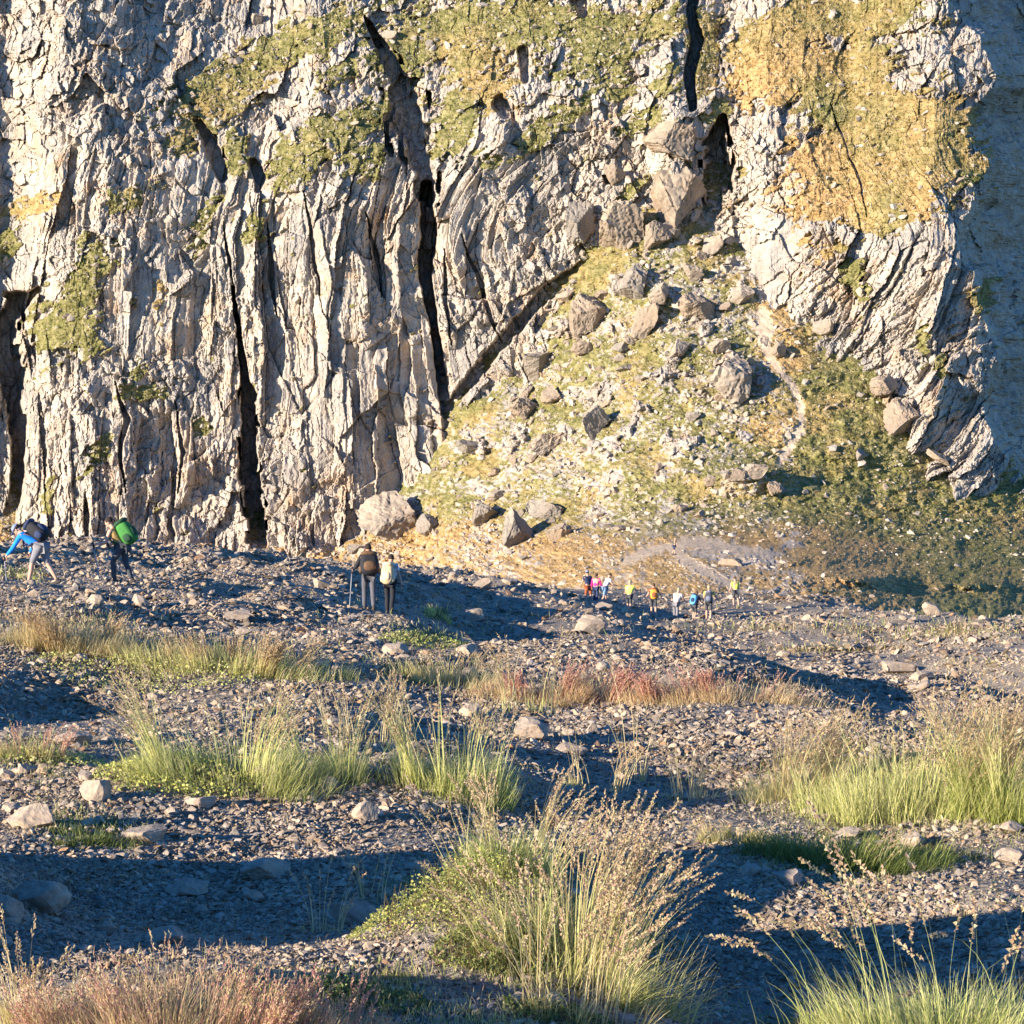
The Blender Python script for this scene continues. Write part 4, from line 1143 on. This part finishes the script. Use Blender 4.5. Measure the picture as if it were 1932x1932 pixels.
# ------------------------------------------------------------------ hikers
CLOTH = {}
def cloth(name, col, rough=.8):
    if name not in CLOTH: CLOTH[name] = flat_mat(name, col, rough, .16, 14, .25)
    return CLOTH[name]
SKIN = flat_mat('skin', (.56, .33, .23), .55, .06, 25, .03)
SKIN2 = flat_mat('skin_tanned', (.40, .22, .14), .55, .06, 25, .03)
METAL = flat_mat('pole_metal', (.30, .30, .31), .4, .05)

def skin_mesh(name, chain, mat, parent, sub=1):
    """one continuous surface grown round connected joints: chain = {joint: (xyz, radius, parent joint)}"""
    keys = list(chain)
    me = bpy.data.meshes.new(name)
    me.from_pydata([chain[k][0] for k in keys], [(keys.index(k), keys.index(chain[k][2])) for k in keys if chain[k][2]], [])
    o = bpy.data.objects.new(name, me); COL.objects.link(o)
    m = o.modifiers.new('skin', 'SKIN'); m.use_smooth_shade = True
    for i, k in enumerate(keys):
        r = chain[k][1]; r = r if isinstance(r, tuple) else (r, r)
        me.skin_vertices[0].data[i].radius = r
        me.skin_vertices[0].data[i].use_root = (chain[k][2] is None)
    s = o.modifiers.new('sub', 'SUBSURF'); s.levels = sub; s.render_levels = sub
    dg = bpy.context.evaluated_depsgraph_get(); dg.update()
    ev = bpy.data.meshes.new_from_object(o.evaluated_get(dg))
    o.modifiers.clear(); o.data = ev; bpy.data.meshes.remove(me)
    ev.name = name; ev.materials.clear(); ev.materials.append(mat)
    for p in ev.polygons: p.use_smooth = True
    if parent is not None: o.parent = parent
    return o
def tube(p0, p1, r0, r1, seg=8):
    p0 = Vector(p0); p1 = Vector(p1); d = (p1 - p0).normalized()
    a = d.orthogonal().normalized(); b = d.cross(a)
    V_ = []; F_ = []
    for p, r in ((p0, r0), (p1, r1)):
        for k in range(seg):
            t = 6.28318 * k / seg
            V_.append(p + (a * math.cos(t) + b * math.sin(t)) * r)
    for k in range(seg):
        F_.append((k, (k + 1) % seg, seg + (k + 1) % seg, seg + k))
    F_.append(tuple(range(seg - 1, -1, -1))); F_.append(tuple(range(seg, 2 * seg)))
    return V_, F_
def mesh_of(name, pieces, mat, parent, smooth_shade=True):
    V_ = []; F_ = []
    for v, f in pieces:
        o = len(V_); V_ += [tuple(x) for x in v]; F_ += [tuple(i + o for i in q) for q in f]
    me = bpy.data.meshes.new(name); me.from_pydata(V_, [], F_); me.update()
    me.materials.append(mat)
    for p in me.polygons: p.use_smooth = smooth_shade
    o = bpy.data.objects.new(name, me); COL.objects.link(o)
    if parent is not None: o.parent = parent
    return o
def ellipsoid(c, r, R=None, sub=2, cut=None, power=1.0):
    v, f = ICO[sub]; v = v.copy()
    if power != 1.0: v = np.sign(v) * np.abs(v) ** power
    if cut is not None: v[:, 2] = np.where(v[:, 2] < cut, cut, v[:, 2])
    v = v * np.array(r)
    if R is not None: v = v @ np.array(R).T
    return (v + np.array(c)).tolist(), f.tolist()

def person(name, loc, face, H, pose, wear, label, group='hikers on the mountain path', skin=None):
    """a hiker in local axes: x forward, y to the left, z up, feet on z = 0; face turns x round z"""
    k = H / 1.75
    skin = skin or SKIN
    root = empty(name, loc, face); tag(root, label, 'person', group)
    lean = math.radians(pose.get('lean', 8)); nod = math.radians(pose.get('nod', 10)); turn = math.radians(pose.get('turn', 0))
    def leg(side):
        th, kn = [math.radians(a) for a in pose.get('leg' + side, (0, 5))]     # thigh forward, knee bend
        y = .095 if side == 'L' else -.095
        hip = Vector((0, y, 0)); knee = hip + Vector((math.sin(th), .1 * y, -math.cos(th))) * .43
        a = th - kn
        ank = knee + Vector((math.sin(a), 0, -math.cos(a))) * .42
        return hip, knee, ank
    legs = {s: leg(s) for s in 'LR'}
    low = min(l[2].z for l in legs.values())
    pel = Vector((0, 0, -low + .075))
    up = Vector((math.sin(lean), 0, math.cos(lean)))
    fw = Vector((math.cos(lean), 0, -math.sin(lean)))
    waist = pel + up * .17; chest = pel + up * .36; neck = pel + up * .52
    hd = lean * .35 + nod
    hup = Vector((math.sin(lean * .5 + nod * .5), 0, math.cos(lean * .5 + nod * .5)))
    head = neck + hup * .16 + fw * .02
    J = {'pelvis': (pel, (.145, .115), None), 'waist': (waist, (.135, .105), 'pelvis'), 'chest': (chest, (.155, .115), 'waist'), 'neckbase': (neck - up * .03, .075, 'chest'), 'neck': (neck + hup * .05, .055, 'neckbase'), 'skull': (head, .07, 'neck')}
    for s in 'LR':
        hip, knee, ank = [pel + q for q in legs[s]]
        J['hip' + s] = (hip - Vector((0, 0, .02)), .095, 'pelvis'); J['thigh' + s] = (hip.lerp(knee, .5), .078, 'hip' + s); J['knee' + s] = (knee, .056, 'thigh' + s)
        J['calf' + s] = (knee.lerp(ank, .35) - Vector((.012, 0, 0)), .058, 'knee' + s); J['ankle' + s] = (ank, .038, 'calf' + s)
        J['toe' + s] = (ank + Vector((.13, 0, -.045)), .034, 'ankle' + s)
    hands = {}
    for s, sg in (('L', 1), ('R', -1)):
        sh, el, out = [math.radians(a) for a in pose.get('arm' + s, (5, 20, 8))]    # forward swing, elbow bend, outwards
        shd = chest + up * .11 + Vector((0, sg * .185, 0))
        d1 = Vector((math.sin(sh) * math.cos(out), sg * math.sin(out), -math.cos(sh) * math.cos(out)))
        elb = shd + d1 * .30
        d2 = Vector((math.sin(sh + el) * math.cos(out * .6), sg * math.sin(out * .6), -math.cos(sh + el) * math.cos(out * .6)))
        wr = elb + d2 * .25
        J['shoulder' + s] = (shd, .062, 'chest'); J['upper' + s] = (shd.lerp(elb, .5), .052, 'shoulder' + s); J['elbow' + s] = (elb, .043, 'upper' + s)
        J['fore' + s] = (elb.lerp(wr, .35), .042, 'elbow' + s); J['wrist' + s] = (wr, .029, 'fore' + s); J['palm' + s] = (wr + d2 * .055, (.042, .02), 'wrist' + s)
        hands[s] = (wr, d2, sg)
    S = lambda v: tuple(c * k for c in v)
    def sub(keys, grow, root_key, extra=None):
        ch = {}
        for q in keys:
            p, r, par = J[q]
            r = r if isinstance(r, tuple) else (r, r)
            g = grow if not isinstance(grow, dict) else grow.get(q, 1.12)
            ch[q] = (S(p), (r[0] * g * k, r[1] * g * k), None if q == root_key else par)
        ch.update(extra or {})
        return ch
    body = skin_mesh('body', sub(list(J), 1.0, 'pelvis'), skin, root, 1)
    # head, face and fingers belong to the same body mesh
    Rh = Matrix.Rotation(turn, 3, 'Z') @ Matrix.Rotation(hd, 3, 'Y')
    h3 = lambda x, y, z: tuple((head + Rh @ Vector((x, y, z))) * k)
    add = [ellipsoid(S(head + Rh @ Vector((0, 0, .01))), S((.098, .076, .118)), Rh, 3), ellipsoid(S(head + Rh @ Vector((.03, 0, -.07))), S((.062, .052, .052)), Rh, 2),
           ellipsoid(h3(.103, 0, -.015), S((.02, .014, .026)), Rh, 1), ellipsoid(h3(.085, 0, -.066), S((.016, .024, .009)), Rh, 1)]
    for sg in (-1, 1):
        add += [ellipsoid(h3(-.005, sg * .078, -.012), S((.024, .01, .034)), Rh, 1), ellipsoid(h3(.085, sg * .032, .012), S((.012, .014, .01)), Rh, 1)]
    for s in 'LR':
        wr, d2, sg = hands[s]
        pc = wr + d2 * .075; sd = Vector((0, 1, 0)).cross(d2).normalized(); curl = (d2 * .35 + Vector((0, -sg * .9, 0))).normalized()
        for j, ln in enumerate((.034, .04, .037, .028)):
            b0 = pc + sd * (.028 - .018 * j); b1 = b0 + (d2 + curl * .35).normalized() * ln; b2 = b1 + curl * ln * .8
            add += [tube(S(b0), S(b1), .010 * k, .009 * k, 6), tube(S(b1), S(b2), .009 * k, .007 * k, 6)]
        t0 = wr + d2 * .03 + sd * .03; t1 = t0 + (sd * .7 + d2 * .7) * .035; t2 = t1 + (d2 * .6 + curl * .8).normalized() * .03
        add += [tube(S(t0), S(t1), .012 * k, .011 * k, 6), tube(S(t1), S(t2), .011 * k, .008 * k, 6)]
    tmp = mesh_of('extra', add, skin, None)
    bm = bmesh.new(); bm.from_mesh(body.data); bm.from_mesh(tmp.data); bm.to_mesh(body.data); bm.free()
    for p in body.data.polygons: p.use_smooth = True
    dm = tmp.data; bpy.data.objects.remove(tmp); bpy.data.meshes.remove(dm)
    # clothes
    torso = ['pelvis', 'waist', 'chest', 'neckbase']
    arm_up = [q + s for s in 'LR' for q in ('shoulder', 'upper')]
    arm_lo = [q + s for s in 'LR' for q in ('elbow', 'fore', 'wrist')]
    if wear.get('top'):
        kind, mat = wear['top']
        keys = torso + (arm_up + arm_lo if kind == 'long' else arm_up if kind == 'tee' else ['shoulderL', 'shoulderR'])
        g = {q: 1.22 for q in keys}; g['neckbase'] = 1.05; g['pelvis'] = 1.05; g['shoulderL'] = g['shoulderR'] = 1.2 if kind != 'vest' else 1.08
        for q in arm_lo: g[q] = 1.32
        t = skin_mesh('jacket' if kind == 'long' else 'shirt', sub(keys, g, 'pelvis'), mat, root, 1)
    if wear.get('legs'):
        kind, mat = wear['legs']
        keys = ['pelvis'] + ['hip' + s for s in 'LR'] + ['thigh' + s for s in 'LR']
        if kind == 'trousers': keys += [q + s for s in 'LR' for q in ('knee', 'calf', 'ankle')]
        if kind == 'half': keys += ['knee' + s for s in 'LR']
        g = {q: 1.2 for q in keys}; g['pelvis'] = 1.1
        for q in keys:
            if q.startswith('ankle'): g[q] = 1.5
            if q.startswith('knee') or q.startswith('calf'): g[q] = 1.3
        skin_mesh('trousers' if kind == 'trousers' else 'shorts', sub(keys, g, 'pelvis'), mat, root, 1)
    for s in 'LR':
        a = J['ankle' + s][0]; th, kn = [math.radians(q) for q in pose.get('leg' + s, (0, 5))]
        Rf = Matrix.Rotation(max(-.9, min(.5, (kn - th) * .6)), 3, 'Y')
        c = a + Rf @ Vector((.045, 0, -.04))
        mesh_of('shoe', [ellipsoid(S(c), S((.145, .05, .045)), Rf, 3, cut=-.75, power=.8), ellipsoid(S(a + Rf @ Vector((-.01, 0, .01))), S((.055, .047, .06)), Rf, 2)], wear.get('shoe', cloth('dark_boot', (.06, .055, .05))), root)
    if wear.get('hair'):
        kind, mat = wear['hair']
        pcs = [ellipsoid(h3(-.016, 0, .03), S((.104, .087, .108)), Rh, 3, cut=-.45)]
        if kind == 'long': pcs += [ellipsoid(h3(-.075, 0, -.06), S((.05, .075, .11)), Rh, 2)]
        if kind == 'tail': pcs += [ellipsoid(h3(-.12, 0, -.02), S((.04, .035, .05)), Rh, 2), ellipsoid(h3(-.14, 0, -.10), S((.03, .03, .085)), Rh, 2)]
        mesh_of('hair', pcs, mat, root)
    if wear.get('cap'):
        mat = wear['cap']
        mesh_of('cap', [ellipsoid(h3(-.006, 0, .048), S((.112, .092, .092)), Rh, 3, cut=-.12), ellipsoid(h3(.115, 0, .052), S((.075, .07, .010)), Matrix.Rotation(turn, 3, 'Z') @ Matrix.Rotation(hd + .15, 3, 'Y'), 2)], mat, root)
    # what the pack and the poles need to know
    bpy.context.view_layer.update()
    W = Matrix.Translation(Vector(loc)) @ Matrix.Rotation(face, 4, 'Z')
    return dict(W=W, k=k, chest=chest * k, up=up, fw=fw, lean=lean, hands={s: (hands[s][0] + hands[s][1] * .08) * k for s in 'LR'}, face=face, loc=Vector(loc))

def backpack(P_, size, mats, label, lid=True, slump=0.0):
    """a pack on the wearer's back; size = depth, width, height in metres"""
    k = P_['k']; d, w, h = [q * k for q in size]
    org = P_['W'] @ (P_['chest'] - P_['fw'] * (.125 * k + d / 2) - P_['up'] * .12 * k)
    root = empty('backpack', org, P_['face']); tag(root, label, 'backpack', 'backpacks carried by the hikers')
    R = Matrix.Rotation(P_['lean'] + slump, 3, 'Y'); T = lambda x, y, z: tuple(R @ Vector((x, y, z)))
    main, second = mats
    v, f = ellipsoid((0, 0, 0), (d * .62, w * .56, h * .55), None, 3, power=.62)
    v = np.array(v); v[:, 0] *= 1 - .25 * np.clip(v[:, 2] / h, -.2, .6)
    v += (0.02 * fbm(v[:, 1] * 9 + 3, v[:, 2] * 9 + v[:, 0] * 5, 5, 3))[:, None] * np.array([[1, 1, .5]])
    v = v @ np.array(R).T
    mesh_of('bag', [(v.tolist(), f)], main, root)
    mesh_of('front_pocket', [ellipsoid(T(-d * .52, 0, -h * .12), (d * .25, w * .38, h * .26), R, 2, power=.75)], second, root)
    if lid: mesh_of('lid', [ellipsoid(T(-d * .03, 0, h * .52), (d * .62, w * .52, h * .12), R, 2, power=.75)], second, root)
    for sg in (-1, 1):
        mesh_of('side_pocket', [ellipsoid(T(0, sg * w * .52, -h * .25), (d * .34, w * .12, h * .2), R, 2, power=.8)], second, root)
        pts = [T(d * .5, sg * w * .28, h * .34), T(d * .5 + .10 * k, sg * w * .34, h * .40), T(d * .5 + .255 * k, sg * w * .36, h * .20), T(d * .5 + .255 * k, sg * w * .38, -h * .02), T(d * .5 + .12 * k, sg * w * .46, -h * .22)]
        mesh_of('strap', [tube(a, b, .022 * k, .022 * k, 6) for a, b in zip(pts[:-1], pts[1:])], second, root)
    return root
def pole(P_, s, foot, label, L=None):
    """a trekking pole from the hand to a point on the ground (offsets in the wearer's axes)"""
    top = P_['W'] @ P_['hands'][s]
    bot = P_['W'] @ Vector(foot)
    root = empty('trekking_pole', bot); tag(root, label, 'trekking pole', 'trekking poles')
    d = (top - bot); t = d + d.normalized() * .06
    mesh_of('shaft', [tube((0, 0, 0), d * .5, .010, .012), tube(d * .48, d * .92, .014, .014)], METAL, root)
    mesh_of('grip', [tube(d * .9, t, .02, .022)], cloth('black_grip', (.03, .03, .03)), root)
    mesh_of('basket', [tube(d * .06, d * .07, .04, .04, 10)], cloth('black_grip', (.03, .03, .03)), root)
    return root

def people():
    c = cloth
    black = c('black_cloth', (.022, .022, .026)); navy = c('navy_cloth', (.03, .045, .10)); grey = c('grey_cloth', (.20, .20, .22)); dk = c('dark_grey_cloth', (.06, .065, .075))
    blue = c('bright_blue_jacket', (.02, .25, .78)); white = c('white_cloth', (.74, .74, .76)); pink = c('magenta_cloth', (.80, .03, .24)); lime = c('lime_cloth', (.62, .80, .12))
    orange = c('orange_cloth', (.80, .34, .05)); tan = c('tan_cloth', (.62, .44, .24)); rust = c('rust_cloth', (.30, .09, .04)); green = c('green_cloth', (.05, .20, .04)); olive = c('olive_top', (.34, .22, .08))
    sky_ = c('sky_blue_cloth', (.14, .48, .78)); denim = c('denim_cloth', (.16, .27, .42)); yellow = c('yellow_cloth', (.80, .80, .10)); brown = c('brown_cloth', (.13, .075, .04)); dgreen = c('dark_green_cloth', (.02, .06, .03))
    hair_d = c('dark_hair', (.03, .02, .016)); hair_b = c('brown_hair', (.10, .06, .035)); hair_g = c('fair_hair', (.42, .33, .20)); capg = c('grey_blue_cap', (.20, .24, .36))
    W = math.pi                      # facing left in the photo
    q = person('person', PIN_AT['blue'], W - .25, 1.76, dict(lean=58, nod=40, legL=(24, 12), legR=(-16, 16), armL=(28, 12, 12), armR=(-20, 62, 24)), dict(top=('long', blue), legs=('half', grey), hair=('short', hair_d), cap=capg), 'person in bright blue jacket, grey shorts and cap bending forward, leftmost on the scree')
    backpack(q, (.26, .34, .5), (black, navy), 'black backpack on the stooping hiker in the bright blue jacket')
    pole(q, 'L', (.72, .25, -.05), 'trekking pole planted ahead by the hiker in the bright blue jacket'); pole(q, 'R', (-.35, -.35, .05), 'trekking pole trailing behind the hiker in the bright blue jacket')
    q = person('person', PIN_AT['green'], W - .2, 1.66, dict(lean=30, nod=12, legL=(30, 34), legR=(-6, 14), armL=(16, 62, 10), armR=(-8, 74, 14)), dict(top=('vest', olive), legs=('trousers', dk), hair=('tail', hair_d)), 'person in sleeveless brown top and dark trousers climbing left with a green pack')
    backpack(q, (.30, .36, .56), (green, dgreen), 'green backpack on the hiker in the sleeveless brown top', slump=.1)
    pole(q, 'L', (.42, .3, -.08), 'trekking pole in the left hand of the hiker in the sleeveless top'); pole(q, 'R', (.05, -.3, -.02), 'trekking pole beside the legs of the hiker in the sleeveless top')
    A = math.pi / 2                  # walking away from the camera
    q = person('person', PIN_AT['man'], A + .15, 1.80, dict(lean=14, nod=6, turn=14, legL=(14, 10), legR=(-12, 16), armL=(10, 62, 24), armR=(12, 60, 12)), dict(top=('long', black), legs=('trousers', c('slate_grey_cloth', (.10, .10, .115))), hair=('short', hair_d)), 'tall person in black with grey trousers seen from behind, left of the pair', skin=SKIN2)
    backpack(q, (.28, .42, .52), (black, brown), 'large black backpack with brown lid on the taller of the pair')
    pole(q, 'L', (-.1, .52, 0), 'trekking pole held out left by the taller of the pair')
    q = person('person', PIN_AT['girl'], A - .25, 1.60, dict(lean=8, nod=8, turn=24, legL=(8, 10), legR=(-8, 14), armL=(4, 30, 8), armR=(-2, 14, 16)), dict(top=('tee', white), legs=('trousers', black), hair=('short', hair_d)), 'shorter person in white top with a tan pack seen from behind, right of the pair')
    b = backpack(q, (.24, .32, .54), (tan, c('light_tan_cloth', (.68, .5, .3))), 'tan backpack on the shorter of the pair', lid=True)
    # the group farther down the slope
    def far(nm, f, H, pose, wear, label): return person('person', PIN_AT[nm], f, H, pose, wear, label)
    q = far('navy', A + .5, 1.82, dict(lean=10, nod=0, legL=(10, 14), legR=(-10, 10), armL=(18, 30, 14), armR=(40, 20, 20)), dict(top=('tee', navy), legs=('half', rust), cap=capg, hair=('short', hair_d)), 'person in navy top and grey blue cap standing at the left back of the group')
    q = far('pink', A - .4, 1.66, dict(lean=6, nod=10, legL=(8, 8), legR=(-6, 10), armL=(6, 30, 14), armR=(12, 40, 12)), dict(top=('long', pink), legs=('trousers', navy), hair=('tail', hair_b)), 'person in a magenta pink top and dark leggings')
    q = far('white', .5, 1.74, dict(lean=28, nod=22, legL=(20, 16), legR=(-10, 20), armL=(30, 50, 8), armR=(26, 52, 10)), dict(top=('tee', white), legs=('half', denim), hair=('short', hair_b)), 'person in white shirt and blue shorts leaning to the right beside the pink top')
    q = far('lime', A - .5, 1.72, dict(lean=8, nod=10, legL=(6, 8), legR=(-6, 14), armL=(4, 20, 12), armR=(40, 50, 20)), dict(top=('tee', lime), legs=('half', dk), hair=('short', hair_g)), 'person in lime green shirt and dark shorts seen from behind')
    pole(q, 'R', (.5, -.42, 0), 'trekking pole held by the hiker in the lime green shirt')
    q = far('orange', A, 1.70, dict(lean=12, nod=4, legL=(6, 12), legR=(-8, 12), armL=(10, 60, 20), armR=(16, 50, 34)), dict(top=('tee', rust), legs=('half', dk), hair=('short', hair_b)), 'person in rust top carrying an orange pack, bare legged')
    backpack(q, (.24, .32, .5), (orange, rust), 'orange backpack on the bare legged hiker in the group')
    q = far('grey', A - .6, 1.76, dict(lean=22, nod=22, legL=(6, 6), legR=(-4, 8), armL=(20, 40, 10), armR=(24, 40, 12)), dict(top=('tee', white), legs=('trousers', grey), hair=('short', hair_g)), 'person in white shirt and long grey trousers bending to the right')
    q = far('sky', A - .5, 1.58, dict(lean=26, nod=14, legL=(20, 36), legR=(-6, 30), armL=(10, 30, 10), armR=(26, 40, 12)), dict(top=('tee', navy), legs=('half', dk), hair=('short', hair_b)), 'person stooping under a sky blue pack between white shirt and dark pack')
    backpack(q, (.24, .32, .54), (sky_, navy), 'sky blue backpack on the stooping hiker in the group')
    q = far('dark', A - .15, 1.80, dict(lean=6, nod=4, legL=(6, 8), legR=(-8, 12), armL=(6, 24, 14), armR=(16, 22, 38)), dict(top=('tee', yellow), legs=('half', dk), hair=('short', hair_g)), 'person in yellow tee and dark shorts with one arm out, right end of the group')
    backpack(q, (.22, .32, .5), (dk, c('slate_cloth', (.16, .18, .24))), 'dark grey backpack on the hiker at the right end of the group')
    q = far('yellow', A + .3, 1.72, dict(lean=12, nod=10, legL=(10, 12), legR=(-8, 12), armL=(8, 30, 10), armR=(8, 30, 10)), dict(top=('tee', yellow), legs=('half', dk), hair=('short', hair_b)), 'person in yellow top alone where the path dips behind the scree')
    q = person('person', mountain_pt(1272, 1047), .3, 1.75, dict(lean=10, nod=0, legL=(14, 10), legR=(-12, 12), armL=(4, 24, 10), armR=(12, 30, 10)), dict(top=('tee', dgreen), legs=('half', navy), hair=('short', hair_g)), 'lone person in dark green far up on the grey path bend')
people()
